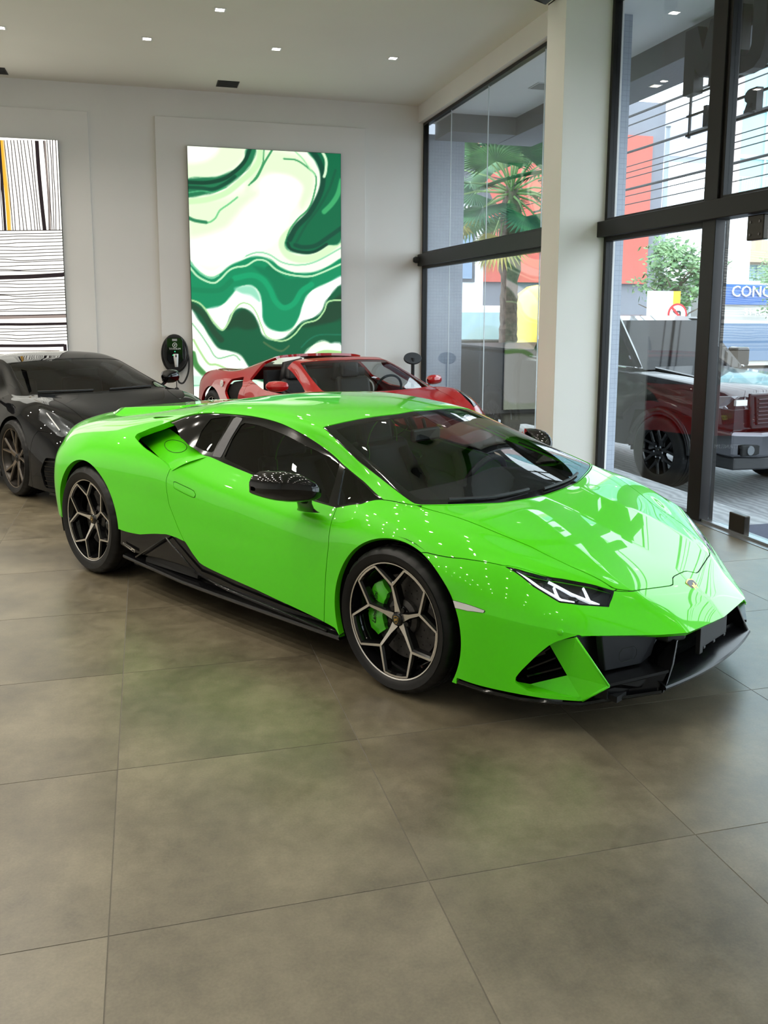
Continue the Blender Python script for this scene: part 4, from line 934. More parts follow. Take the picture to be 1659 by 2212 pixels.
# prints of the two light boxes, as layers: (fill or stroke, sRGB colour, softness or width, outline in the plane of the wall)
ART_GREEN = [
 ('f',(228, 250, 208),0.1,[(0.679,3.527),(1.055,3.596),(1.385,3.753),(1.463,4.04),(0.639,3.997)]),
 ('f',(252, 255, 244),0.12,[(0.686,3.791),(0.972,3.839),(1.119,4.022),(0.639,3.997)]),
 ('f',(226, 250, 206),0.16,[(0.689,3.263),(1.266,3.302),(1.672,3.407),(1.812,2.905),(1.51,2.677),(0.851,2.643),(0.675,2.764)]),
 ('f',(255, 255, 250),0.18,[(1.52,3.186),(1.894,3.416),(2.117,3.243),(1.998,2.8),(1.582,2.533),(1.026,2.376),(0.702,2.46),(0.708,2.658),(1.219,2.851)]),
 ('f',(224, 249, 204),0.12,[(1.681,3.945),(2.164,3.987),(2.502,3.786),(2.518,3.44),(2.344,3.178),(2.27,3.431),(2.01,3.674),(1.749,3.626),(1.524,3.402)]),
 ('f',(255, 255, 252),0.12,[(1.785,3.574),(2.047,3.657),(2.272,3.595),(2.346,3.434),(2.154,3.171),(1.928,3.163),(1.782,3.358)]),
 ('s',(205, 243, 186),0.0812,[(0.688,3.228),(0.957,3.269),(1.231,3.372),(1.454,3.551),(1.603,3.688),(1.716,3.84),(1.737,4.001)]),
 ('s',(214, 246, 196),0.1107,[(2.207,2.879),(2.073,2.747),(2.052,2.617),(2.146,2.49),(2.336,2.438),(2.568,2.48),(2.763,2.596),(2.959,2.751)]),
 ('f',(30, 120, 78),0.03,[(0.654,3.297),(0.923,3.334),(1.104,3.385),(1.27,3.481),(1.455,3.631),(1.605,3.799),(1.682,4.016),(1.535,4.008),(1.505,3.847),(1.421,3.746),(1.292,3.674),(1.109,3.599),(0.983,3.584),(0.661,3.535)]),
 ('s',(9, 66, 46),0.0553,[(0.66,3.5),(0.963,3.507),(1.199,3.571),(1.365,3.684),(1.505,3.829),(1.59,4.011)]),
 ('s',(12, 78, 54),0.048,[(0.658,3.43),(0.872,3.429),(1.051,3.422),(1.234,3.512),(1.363,3.61)]),
 ('s',(70, 170, 115),0.0184,[(0.674,3.351),(0.871,3.385),(1.05,3.374),(1.233,3.453)]),
 ('s',(120, 205, 140),0.0258,[(1.394,3.316),(1.264,3.213),(1.134,3.118),(1.059,2.999),(0.931,2.936),(0.681,2.979)]),
 ('s',(40, 130, 86),0.048,[(0.673,3.005),(0.77,2.964),(0.931,2.942)]),
 ('s',(74, 165, 105),0.0221,[(1.792,4.004),(1.775,3.824),(1.675,3.623),(1.562,3.493)]),
 ('s',(60, 150, 96),0.0295,[(1.913,4.01),(1.799,3.826),(1.694,3.624),(1.6,3.53)]),
 ('s',(70, 160, 104),0.0258,[(2.088,3.897),(2.275,3.884),(2.445,3.784),(2.567,3.662),(2.547,3.442),(2.458,3.2),(2.285,3.029),(2.16,2.86),(2.095,2.674)]),
 ('s',(150, 220, 160),0.0184,[(2.239,4.026),(2.37,3.907),(2.464,3.784),(2.558,3.68)]),
 ('f',(2, 104, 66),0.035,[(2.457,4.055),(2.56,3.88),(2.635,3.701),(2.633,3.445),(2.516,3.22),(2.342,3.012),(2.207,2.861),(2.111,2.729),(2.091,2.636),(2.156,2.564),(2.337,2.522),(2.53,2.544),(2.724,2.651),(2.979,2.817),(2.983,4.082)]),
 ('s',(6, 70, 50),0.0812,[(2.513,4.04),(2.626,3.865),(2.677,3.666),(2.633,3.427),(2.467,3.127),(2.265,2.918),(2.158,2.73)]),
 ('s',(6, 76, 54),0.0627,[(2.979,2.938),(2.745,2.773),(2.55,2.647),(2.357,2.62),(2.243,2.649)]),
 ('s',(10, 90, 60),0.0369,[(2.866,3.766),(2.768,3.487),(2.593,3.186),(2.418,2.959),(2.263,2.696)]),
 ('s',(214, 244, 205),0.0406,[(2.656,4.047),(2.724,3.906),(2.715,3.741),(2.692,3.667)]),
 ('s',(60, 168, 104),0.0738,[(2.962,3.624),(2.903,3.419),(2.805,3.267),(2.689,3.152)]),
 ('s',(3, 64, 46),0.0443,[(2.129,2.674),(2.185,2.583),(2.376,2.541),(2.549,2.563),(2.725,2.67)]),
 ('f',(6, 140, 92),0.03,[(0.648,2.441),(0.734,2.316),(0.84,2.2),(1.002,2.156),(1.113,2.204),(1.263,2.325),(1.431,2.402),(1.581,2.46),(1.73,2.466),(1.88,2.419),(2.011,2.32),(2.181,2.252),(2.373,2.236),(2.566,2.264),(2.762,2.352),(2.978,2.469),(2.977,2.214),(2.721,2.087),(2.487,1.971),(2.369,1.8),(2.289,1.572),(2.171,1.401),(1.998,1.353),(1.826,1.401),(1.734,1.533),(1.723,1.795),(1.675,1.962),(1.554,2.044),(1.386,2.011),(1.272,1.884),(1.14,1.754),(0.954,1.688),(0.631,1.824)]),
 ('s',(2, 118, 76),0.1107,[(1.84,2.28),(2.046,2.116),(2.198,2.024),(2.391,2.102)]),
 ('f',(3, 122, 80),0.05,[(1.616,2.331),(1.877,2.262),(2.104,2.154),(2.488,2.178),(2.351,2.007),(2.253,1.818),(2.137,1.741),(2.022,1.76),(1.93,1.946),(1.838,2.132),(1.689,2.24)]),
 ('s',(10, 160, 106),0.0812,[(1.333,2.143),(1.576,2.193),(1.743,2.13),(1.854,1.983),(1.928,1.815),(2.06,1.713),(2.214,1.78),(2.332,1.96),(2.487,2.065)]),
 ('s',(5, 130, 84),0.0738,[(0.707,1.97),(0.924,1.954),(1.126,1.975),(1.277,2.105)]),
 ('s',(190, 236, 190),0.0277,[(0.662,2.314),(0.802,2.154),(1,2.069),(1.111,2.121),(1.243,2.252),(1.355,2.305),(1.504,2.33),(1.654,2.415),(1.804,2.4),(1.953,2.278),(2.142,2.21),(2.43,2.185),(2.625,2.237),(2.978,2.394)]),
 ('s',(120, 205, 160),0.0258,[(0.682,2.36),(0.84,2.209),(0.984,2.138),(1.095,2.185)]),
 ('s',(150, 216, 176),0.024,[(1.45,2.448),(1.656,2.525),(1.843,2.502),(2.049,2.386),(2.297,2.353),(2.568,2.414),(2.978,2.639)]),
 ('s',(236, 250, 232),0.0553,[(0.649,2.486),(0.842,2.272),(1.022,2.219),(1.208,2.342),(1.469,2.476)]),
 ('f',(255, 255, 250),0.05,[(0.918,1.679),(1.158,1.745),(1.291,1.884),(1.404,1.996),(1.554,2.031),(1.665,1.953),(1.719,1.795),(1.734,1.533),(1.826,1.392),(1.997,1.335),(2.093,1.287),(1.9,1.249),(1.749,1.307),(1.676,1.476),(1.566,1.645),(1.436,1.719),(1.304,1.662),(1.189,1.457),(1.131,1.383),(1.006,1.531)]),
 ('f',(150, 222, 190),0.05,[(1.33,1.996),(1.554,2.035),(1.665,1.944),(1.7,1.795),(1.57,1.887),(1.421,1.923)]),
 ('f',(255, 255, 250),0.04,[(2.369,1.8),(2.486,1.961),(2.721,2.078),(2.977,2.204),(2.976,2.014),(2.739,1.859),(2.64,1.668),(2.522,1.573),(2.327,1.496),(2.249,1.439),(2.299,1.572)]),
 ('f',(10, 92, 58),0.035,[(0.631,1.824),(0.792,1.77),(0.899,1.66),(1.005,1.494),(1.131,1.373),(1.188,1.439),(1.266,1.606),(1.38,1.7),(1.492,1.691),(1.603,1.607),(1.676,1.457),(1.73,1.307),(1.862,1.231),(2.035,1.249),(2.171,1.344),(2.327,1.496),(2.522,1.573),(2.64,1.668),(2.739,1.859),(2.977,2.033),(2.974,1.149),(2.677,1.218),(2.48,1.132),(2.341,0.979),(2.122,0.538),(1.548,0.663),(1.476,0.873),(1.385,1.006),(1.217,1.064),(1.069,1.103),(0.944,1.271),(0.821,1.475),(0.626,1.659)]),
 ('f',(22, 72, 46),0.05,[(1.187,1.383),(1.284,1.569),(1.454,1.681),(1.584,1.589),(1.656,1.42),(1.486,1.382),(1.337,1.42)]),
 ('f',(24, 66, 42),0.05,[(2.326,1.42),(2.6,1.554),(2.719,1.745),(2.976,1.919),(2.975,1.574),(2.619,1.458)]),
 ('s',(28, 70, 46),0.0848,[(0.7,1.733),(0.861,1.605),(1.002,1.364),(1.109,1.233)]),
 ('s',(176, 224, 160),0.024,[(0.631,1.833),(0.801,1.774),(0.908,1.657),(1.014,1.479),(1.131,1.379),(1.227,1.491),(1.304,1.658),(1.418,1.774),(1.549,1.753),(1.641,1.637),(1.713,1.45),(1.787,1.288),(1.938,1.219),(2.092,1.226),(2.228,1.321),(2.366,1.473),(2.561,1.531),(2.679,1.665),(2.749,1.81),(2.976,1.835)]),
 ('s',(70, 110, 70),0.0295,[(1.747,1.193),(1.86,1.117),(2.013,1.058),(2.129,1.134)]),
 ('s',(20, 112, 80),0.0221,[(2.974,1.304),(2.618,1.305),(2.441,1.228),(2.323,1.114)]),
 ('f',(250, 255, 244),0.035,[(0.625,1.622),(0.821,1.461),(0.929,1.271),(1.051,1.107),(1.217,1.064),(1.366,1.003),(1.476,0.873),(1.568,0.701),(1.729,0.082),(0.582,0.112)]),
 ('s',(150, 206, 160),0.024,[(0.693,1.475),(0.817,1.309),(0.923,1.141),(1.048,0.962),(1.291,1.003),(1.383,0.927)]),
 ('s',(176, 222, 150),0.0332,[(0.705,1.235),(0.792,1.067),(0.916,0.879),(1.045,0.859),(1.248,0.762)]),
 ('s',(70, 140, 72),0.0848,[(0.69,1.031),(0.732,0.863),(0.856,0.711)]),
 ('f',(206, 246, 220),0.05,[(0.599,0.696),(0.985,0.69),(1.548,0.663),(1.545,0.52),(0.594,0.537)]),
 ('s',(110, 196, 150),0.0148,[(0.595,0.55),(0.982,0.558),(1.356,0.542)]),
 ('f',(252, 255, 246),0.04,[(2.321,0.922),(2.44,1.036),(2.597,1.103),(2.974,1.129),(2.971,0.247),(2.119,0.267)]),
 ('s',(170, 220, 140),0.0738,[(2.478,0.959),(2.675,1.034),(2.973,1.013)]),
]
ART_STRIPES = [
 ('s',(70, 62, 64),0.0079,[(-1.754,3.958),(-1.734,3.579),(-1.716,3.15),(-1.703,2.75)]),
 ('s',(70, 62, 64),0.0079,[(-1.716,3.96),(-1.693,3.58),(-1.677,3.152),(-1.672,2.751)]),
 ('s',(70, 62, 64),0.0079,[(-1.668,3.963),(-1.653,3.582),(-1.624,3.154),(-1.613,2.752)]),
 ('s',(70, 62, 64),0.0079,[(-1.631,3.965),(-1.605,3.584),(-1.587,3.155),(-1.564,2.754)]),
 ('s',(70, 62, 64),0.0079,[(-1.586,3.967),(-1.556,3.587),(-1.546,3.156),(-1.522,2.755)]),
 ('s',(70, 62, 64),0.0079,[(-1.545,3.969),(-1.521,3.588),(-1.485,3.159),(-1.463,2.756)]),
 ('s',(70, 62, 64),0.0079,[(-1.504,3.971),(-1.472,3.59),(-1.435,3.16),(-1.417,2.758)]),
 ('s',(70, 62, 64),0.0079,[(-1.454,3.974),(-1.421,3.593),(-1.4,3.162),(-1.382,2.759)]),
 ('s',(70, 62, 64),0.0079,[(-1.402,3.977),(-1.389,3.594),(-1.37,3.163),(-1.351,2.76)]),
 ('s',(70, 62, 64),0.0079,[(-1.203,3.987),(-1.197,3.603),(-1.199,3.169),(-1.192,2.764)]),
 ('s',(70, 62, 64),0.0079,[(-1.164,3.989),(-1.158,3.605),(-1.162,3.17),(-1.167,2.765)]),
 ('s',(70, 62, 64),0.0079,[(-1.13,3.991),(-1.138,3.606),(-1.13,3.172),(-1.143,2.765)]),
 ('s',(70, 62, 64),0.0079,[(-1.091,3.993),(-1.089,3.608),(-1.09,3.173),(-1.093,2.767)]),
 ('s',(70, 62, 64),0.0079,[(-1.825,3.954),(-1.82,3.575),(-1.836,3.146),(-1.834,2.746)]),
 ('s',(70, 62, 64),0.0079,[(-1.872,3.952),(-1.882,3.572),(-1.886,3.144),(-1.889,2.745)]),
 ('s',(70, 62, 64),0.0079,[(-1.91,3.95),(-1.917,3.57),(-1.925,3.143),(-1.94,2.743)]),
 ('s',(255, 190, 60),0.0433,[(-1.788,3.956),(-1.778,3.577),(-1.76,3.149),(-1.755,2.748)]),
 ('s',(255, 216, 150),0.0157,[(-1.764,3.957),(-1.751,3.578),(-1.729,3.15),(-1.73,2.749)]),
 ('s',(40, 30, 34),0.0354,[(-1.818,3.955),(-1.812,3.575),(-1.805,3.147),(-1.803,2.747)]),
 ('s',(40, 30, 34),0.0511,[(-1.335,3.971),(-1.33,3.597),(-1.313,3.165),(-1.291,2.761)]),
 ('s',(40, 30, 34),0.0157,[(-1.247,3.976),(-1.232,3.601),(-1.225,3.168),(-1.231,2.763)]),
 ('s',(150, 138, 132),0.0236,[(-1.231,3.977),(-1.223,3.566),(-1.215,3.169),(-1.217,2.763)]),
 ('s',(40, 30, 34),0.0118,[(-2.549,2.726),(-1.872,2.745),(-1.05,2.775)]),
 ('s',(74, 68, 70),0.0088,[(-2.552,2.671),(-1.874,2.698),(-1.615,2.71),(-1.3,2.723),(-0.963,2.743)]),
 ('s',(74, 68, 70),0.0102,[(-2.555,2.635),(-1.876,2.66),(-1.616,2.68),(-1.302,2.686),(-0.964,2.706)]),
 ('s',(74, 68, 70),0.0079,[(-2.557,2.597),(-1.879,2.616),(-1.619,2.637),(-1.304,2.647),(-0.966,2.667)]),
 ('s',(74, 68, 70),0.0088,[(-2.56,2.554),(-1.882,2.567),(-1.621,2.589),(-1.306,2.603),(-0.968,2.623)]),
 ('s',(74, 68, 70),0.0112,[(-2.563,2.501),(-1.884,2.528),(-1.624,2.53),(-1.308,2.548),(-0.971,2.567)]),
 ('s',(74, 68, 70),0.0085,[(-2.566,2.458),(-1.886,2.48),(-1.627,2.481),(-1.311,2.504),(-0.973,2.522)]),
 ('s',(74, 68, 70),0.0099,[(-2.568,2.414),(-1.889,2.433),(-1.629,2.442),(-1.313,2.459),(-0.975,2.478)]),
 ('s',(74, 68, 70),0.0081,[(-2.571,2.371),(-1.891,2.388),(-1.631,2.399),(-1.315,2.415),(-0.977,2.433)]),
 ('s',(74, 68, 70),0.0091,[(-2.574,2.321),(-1.893,2.359),(-1.634,2.342),(-1.318,2.363),(-0.979,2.381)]),
 ('s',(74, 68, 70),0.0097,[(-2.576,2.299),(-1.895,2.317),(-1.635,2.32),(-1.319,2.341),(-0.98,2.359)]),
 ('s',(74, 68, 70),0.0107,[(-2.579,2.245),(-1.899,2.256),(-1.638,2.275),(-1.321,2.286),(-0.983,2.303)]),
 ('s',(74, 68, 70),0.011,[(-2.582,2.195),(-1.901,2.218),(-1.641,2.212),(-1.324,2.234),(-0.985,2.251)]),
 ('s',(74, 68, 70),0.0113,[(-2.584,2.166),(-1.902,2.199),(-1.642,2.2),(-1.325,2.204),(-0.986,2.221)]),
 ('s',(74, 68, 70),0.0087,[(-2.592,2.043),(-1.91,2.049),(-1.649,2.068),(-1.332,2.078),(-0.992,2.094)]),
 ('s',(74, 68, 70),0.0103,[(-2.595,1.995),(-1.912,2.021),(-1.651,2.018),(-1.334,2.029),(-0.994,2.045)]),
 ('s',(74, 68, 70),0.0094,[(-2.598,1.95),(-1.915,1.973),(-1.654,1.97),(-1.336,1.983),(-0.997,1.998)]),
 ('s',(74, 68, 70),0.0102,[(-2.6,1.905),(-1.918,1.911),(-1.656,1.921),(-1.339,1.936),(-0.999,1.951)]),
 ('s',(74, 68, 70),0.0115,[(-2.603,1.868),(-1.92,1.875),(-1.659,1.877),(-1.34,1.899),(-1,1.914)]),
 ('s',(74, 68, 70),0.0105,[(-2.605,1.836),(-1.921,1.863),(-1.66,1.847),(-1.342,1.865),(-1.002,1.88)]),
 ('s',(74, 68, 70),0.0117,[(-2.607,1.799),(-1.924,1.804),(-1.662,1.816),(-1.344,1.828),(-1.004,1.842)]),
 ('s',(74, 68, 70),0.0107,[(-2.61,1.755),(-1.925,1.78),(-1.665,1.766),(-1.346,1.783),(-1.006,1.797)]),
 ('s',(74, 68, 70),0.0101,[(-2.613,1.704),(-1.928,1.726),(-1.666,1.731),(-1.349,1.731),(-1.008,1.744)]),
 ('s',(74, 68, 70),0.0112,[(-2.616,1.659),(-1.932,1.659),(-1.669,1.684),(-1.351,1.684),(-1.01,1.697)]),
 ('s',(74, 68, 70),0.011,[(-2.618,1.622),(-1.933,1.639),(-1.671,1.645),(-1.353,1.646),(-1.012,1.659)]),
 ('s',(74, 68, 70),0.009,[(-2.633,1.393),(-1.947,1.396),(-1.684,1.395),(-1.364,1.411),(-1.023,1.422)]),
 ('s',(74, 68, 70),0.008,[(-2.636,1.345),(-1.949,1.352),(-1.686,1.365),(-1.367,1.362),(-1.025,1.373)]),
 ('s',(74, 68, 70),0.0107,[(-2.638,1.305),(-1.951,1.319),(-1.689,1.305),(-1.369,1.32),(-1.027,1.331)]),
 ('s',(74, 68, 70),0.0117,[(-2.641,1.261),(-1.954,1.269),(-1.691,1.257),(-1.371,1.275),(-1.029,1.285)]),
 ('s',(74, 68, 70),0.0091,[(-2.644,1.218),(-1.955,1.239),(-1.693,1.223),(-1.373,1.231),(-1.031,1.241)]),
 ('s',(40, 30, 34),0.059,[(-2.59,2.064),(-1.907,2.107),(-1.558,2.123),(-0.989,2.165)]),
 ('s',(160, 145, 138),0.0472,[(-2.623,1.551),(-1.938,1.556),(-1.587,1.568),(-1.016,1.578)]),
 ('s',(40, 30, 34),0.0393,[(-2.63,1.441),(-1.943,1.46),(-1.593,1.46),(-1.021,1.472)]),
 ('s',(40, 30, 34),0.0138,[(-2.62,1.587),(-1.936,1.582),(-1.014,1.604)]),
 ('s',(40, 30, 34),0.0433,[(-2.647,1.165),(-1.96,1.161),(-1.52,1.158),(-1.103,1.164)]),
 ('s',(40, 30, 34),0.0472,[(-1.099,1.179),(-1.096,1.007),(-1.091,0.815)]),
 ('s',(110, 90, 70),0.0098,[(-2.652,1.087),(-1.964,1.086),(-1.176,1.088)]),
 ('s',(110, 90, 70),0.0098,[(-1.176,1.088),(-1.176,0.935)]),
 ('s',(110, 90, 70),0.0098,[(-2.655,1.039),(-1.966,1.037),(-1.214,1.038)]),
 ('s',(110, 90, 70),0.0098,[(-1.214,1.038),(-1.214,0.885)]),
 ('s',(110, 90, 70),0.0098,[(-2.656,1.017),(-1.968,1.014),(-1.24,1.016)]),
 ('s',(110, 90, 70),0.0098,[(-1.24,1.016),(-1.24,0.863)]),
]
def smooth_line(p, n=6, closed=False):
    p = np.array(p, float)
    q = np.vstack([p[-1:], p, p[:2]]) if closed else np.vstack([2*p[:1]-p[1:2], p, 2*p[-1:]-p[-2:-1]])
    out = []
    for i in range(1, len(q)-2):
        a, b, c, d = q[i-1:i+3]
        for k in range(n):
            t = k/n; out.append(.5*((2*b)+(-a+c)*t+(2*a-5*b+4*c-d)*t*t+(-a+3*b-3*c+d)*t**3))
    if not closed: out.append(q[-2])
    return np.array(out)
def paint_layers(X, Z, base, layers):
    C = np.tile(np.array(base, float), (len(X), 1)); rng = np.random.RandomState(4)
    wob = .006*np.sin(X*23+np.sin(Z*17))+.005*np.sin(Z*31+X*9)
    for kind, col, w, pts in layers:
        L = smooth_line(pts, 5, kind == 'f')
        m = (X > L[:,0].min()-.3) & (X < L[:,0].max()+.3) & (Z > L[:,1].min()-.3) & (Z < L[:,1].max()+.3)
        x, z = X[m], Z[m]
        if not len(x): continue
        d2 = np.full(len(x), 1e9); ins = np.zeros(len(x), bool)
        N_ = len(L); K = N_ if kind == 'f' else N_-1
        for i in range(K):
            a, b = L[i], L[(i+1) % N_]; d = b-a; l2 = d@d+1e-12
            t = np.clip(((x-a[0])*d[0]+(z-a[1])*d[1])/l2, 0, 1)
            d2 = np.minimum(d2, (x-a[0]-t*d[0])**2+(z-a[1]-t*d[1])**2)
            if kind == 'f':
                c = (a[1] > z) != (b[1] > z)
                if a[1] != b[1]: ins ^= c & (x < d[0]*(z-a[1])/d[1]+a[0])
        dist = np.sqrt(d2)
        if kind == 'f': al = np.clip(.5+np.where(ins, 1, -1)*(dist+wob[m]*.5)/max(w, .004)/1.2, 0, 1)
        else: al = np.clip((max(w, .014)/2-dist)/max(.008, w*.35)+.5, 0, 1)
        al = al*al*(3-2*al)
        C[m] = C[m]*(1-al[:,None])+np.array(col, float)*al[:,None]
    return C
def print_material(name, strength):
    m = bpy.data.materials.new(name); m.use_nodes = True; g = N(m); b = m.node_tree.nodes['Principled BSDF']
    a = g.n('ShaderNodeAttribute'); a.attribute_name = 'print'
    sock(b, 'Base Color', (.02,.02,.02,1)); sock(b, 'Roughness', .5); sock(b, 'Specular IOR Level', .2)
    g.l(a.outputs['Color'], b.inputs['Emission Color']); b.inputs['Emission Strength'].default_value = strength
    return m
def light_box(label, x0, x1, z0, z1, base, layers, strength, nx, nz, boost=1):
    yf = YB-.045-.06
    o = empty('light_box', ((x0+x1)/2, YB-.045, z0), 0, label, 'light box')
    cx, cz = (x0+x1)/2, z0
    f = MB(); t = .012
    f.box(x0-cx, x1-cx, -.058, 0, 0, z1-z0); f.build('casing', M_BLACK, o)
    xs = np.linspace(x0+t*.4, x1-t*.4, nx); zs = np.linspace(z0+t*.4, z1-t*.4, nz)
    GX, GZ = np.meshgrid(xs, zs, indexing='ij')
    C = paint_layers(GX.ravel(), GZ.ravel(), base, layers)/255
    lin = np.where(C <= .04045, C/12.92, ((C+.055)/1.055)**2.4)
    lum = np.clip((lin.min(1)-.45)/.5, 0, 1)[:,None]; lin = lin*(1+(boost-1)*lum*lum)      # clear film lets more light through
    V = np.c_[GX.ravel()-cx, np.full(GX.size, -.0605), GZ.ravel()-cz]
    idx = np.arange(nx*nz).reshape(nx, nz)
    F = np.stack([idx[:-1,:-1], idx[1:,:-1], idx[1:,1:], idx[:-1,1:]], -1).reshape(-1,4)
    me = bpy.data.meshes.new('print'); me.from_pydata(V.tolist(), [], F.tolist())
    at = me.color_attributes.new('print', 'FLOAT_COLOR', 'POINT'); at.data.foreach_set('color', np.c_[lin, np.ones(len(lin))].ravel().astype(np.float32))
    me.materials.append(print_material('print_'+('green' if nx > 150 else 'stripes'), strength)); me.update()
    p = bpy.data.objects.new('print', me); COL.objects.link(p); p.parent = o
    return o
light_box('tall glowing light box with a green and white marbled print behind the red car', .687, 2.952, .06, 4.012, (240,253,226), ART_GREEN, 1.12, 190, 330, 1.22)
sb = light_box('tall glowing light box printed with black lines on white behind the black car', -3.325, -1.06, .06, 3.995, (255,253,240), [], 1.2, 3, 3, 1.9)
def print_lines(o, layers, x0, x1, z0, z1):
    """the printed strokes as thin ribbons on the face of the box"""
    by = {}
    for k, (kind, col, w, pts) in enumerate(layers):
        L = smooth_line(pts, 6); m = by.setdefault(col, MB()); rows = []
        for i, p in enumerate(L):
            t = L[min(i+1, len(L)-1)]-L[max(i-1, 0)]; t = t/(np.linalg.norm(t)+1e-9); n_ = np.array([-t[1], t[0]])*max(w, .012)/2
            rows.append([(min(max(q[0], x0+.004), x1-.004)-o.location.x, -.0606-.00002*k, min(max(q[1], z0+.004), z1-.004)-o.location.z) for q in (p-n_, p+n_)])
        m.grid(rows)
    for k, (col, m) in enumerate(by.items()):
        c = srgb(*col); q = m.build('printed_lines', mat('ink_%d' % k, (.01,.01,.01), .5, emit=c, es=1.1, spec=.2), o); q['kind'] = 'stuff'
print_lines(sb, ART_STRIPES, -3.325, -1.06, .06, 3.995)
# car charger on the wall
o = empty('wall_charger', (.43, YB-.045, 1.03), 0, 'black oval wall-mounted car charger with a coiled cable beside the green light box', 'charger')
m = MB(); pl = []
for k in range(40):
    a = 2*PI*k/40; pl.append((.155*math.copysign(abs(math.cos(a))**.75, math.cos(a)), 0, .02+.265*math.copysign(abs(math.sin(a))**.8, math.sin(a))))
m.prism(pl, (0,-.09,0)); m.build('body', M_BLACK, o, bevel=.012, seg=3)
m = MB(); m.prism([(-.11,-.09,.24),(.10,-.09,.24),(.118,-.09,.20),(.118,-.09,-.08),(.07,-.09,-.15),(-.07,-.09,-.15),(-.118,-.09,-.08),(-.118,-.09,.20)], (0,-.03,0)); m.build('front_cover', M_BLACKGLOSS, o, bevel=.008)
m = MB(); m.tube([(.185*math.cos(a)+.0, -.05, .0+.275*math.sin(a)) for a in [2*PI*k/48 for k in range(49)]], .014, 8, False); m.build('cable_coil', M_RUBBER, o, smooth=True)
m = MB(); m.tube([(.17*math.cos(a)+.01, -.078, .01+.255*math.sin(a)) for a in [PI*.55+2*PI*.95*k/48 for k in range(49)]], .014, 8, False); m.build('cable_coil', M_RUBBER, o, smooth=True)
m = MB(); m.sm = True; pts = smooth_line([(.18,.03),(.20,-.10),(.185,-.28),(.12,-.42),(.06,-.43),(.025,-.36),(.02,-.22)], 8); m.tube([(x, -.075, z) for x, z in pts], .013, 8); m.build('cable_loop', M_RUBBER, o)
m = MB(); m.sm = True; m.tube([(.015,-.07,-.20),(.012,-.07,-.35),(.012,-.07,-.50)], .006, 6); m.build('cord', M_RUBBER, o)
m = MB(); m.sm = True; m.lathe([(0,.025),(.03,.022),(.035,0),(.03,-.022),(0,-.025)], 20, 'y', (.012,-.06,-.53)); m.build('plug_cap', M_RUBBER, o)
m = MB(); m.tube([(.012,-.13,.0),(.012,-.135,-.06),(.015,-.125,-.14),(.015,-.12,-.19)], [.036,.034,.026,.024], 12); m.build('charging_plug', M_WHITE, o, smooth=True)
m = MB(); m.prism([(.004,-.168,-.005),(.020,-.168,-.005),(.020,-.168,-.03),(.027,-.168,-.03),(.012,-.168,-.05),(-.003,-.168,-.03),(.004,-.168,-.03)], (0,-.002,0)); m.build('plug_mark', M_BLACK, o)
m = MB(); m.box(-.035,.035,-.1215,-.12,.190,.222); m.build('label_plate', mat('grey_label', (.35,.35,.35), .5), o)
m = MB(); m.tube([(.03*math.cos(a), -.121, .130+.033*math.sin(a)) for a in [2*PI*k/24 for k in range(25)]], .004, 6, False); m.build('logo_ring', M_WHITE, o)
m = MB(); m.prism([(-.012,-.1205,.142),(.014,-.1205,.142),(.014,-.1205,.134),(-.002,-.1205,.134),(.012,-.1205,.118),(-.012,-.1205,.118),(-.012,-.1205,.126),(0,-.1205,.126)], (0,-.001,0)); m.build('logo_mark', M_WHITE, o)
t = link('lettering', text_mesh('TITANIUM', .036), M_WHITE, o); t.location = (0,-.121,.075); t.rotation_euler = (PI/2,0,0)
t = link('lettering', text_mesh('GROUP', .014), M_WHITE, o) if False else None
m = MB(); m.lathe([(0,-.002),(.007,-.002),(.007,0)], 10, 'y', (0,-.12,.035)); m.build('status_light', mat('green_led', (0,.3,.1), .4, emit=(.05,1,.35), es=2.0), o)
m = MB(); m.box(-.035,.035,-.1212,-.12,-.022,-.012); m.build('status_bar', MATS['green_led'], o)
# sign stand in the far corner
o = empty('sign_stand', (4.03, 13.25, 0), 0, 'black floor sign stand with an oval plate in the far corner', 'sign stand')
m = MB(); m.sm = True; m.lathe([(0,.0),(.16,.0),(.16,.012),(.03,.022),(0,.022)], 28); m.build('base', M_BLACK, o)
m = MB(); m.tube([(0,0,.02),(0,0,.95)], .028, 12); m.build('pole', M_BLACK, o)
m = MB(); m.prism([(.145*math.cos(2*PI*k/36), .085*math.sin(2*PI*k/36)*.45, .95+.085*math.sin(2*PI*k/36)) for k in range(36)], (0,.018,-.02)); m.build('plate', M_BLACK, o, bevel=.003)
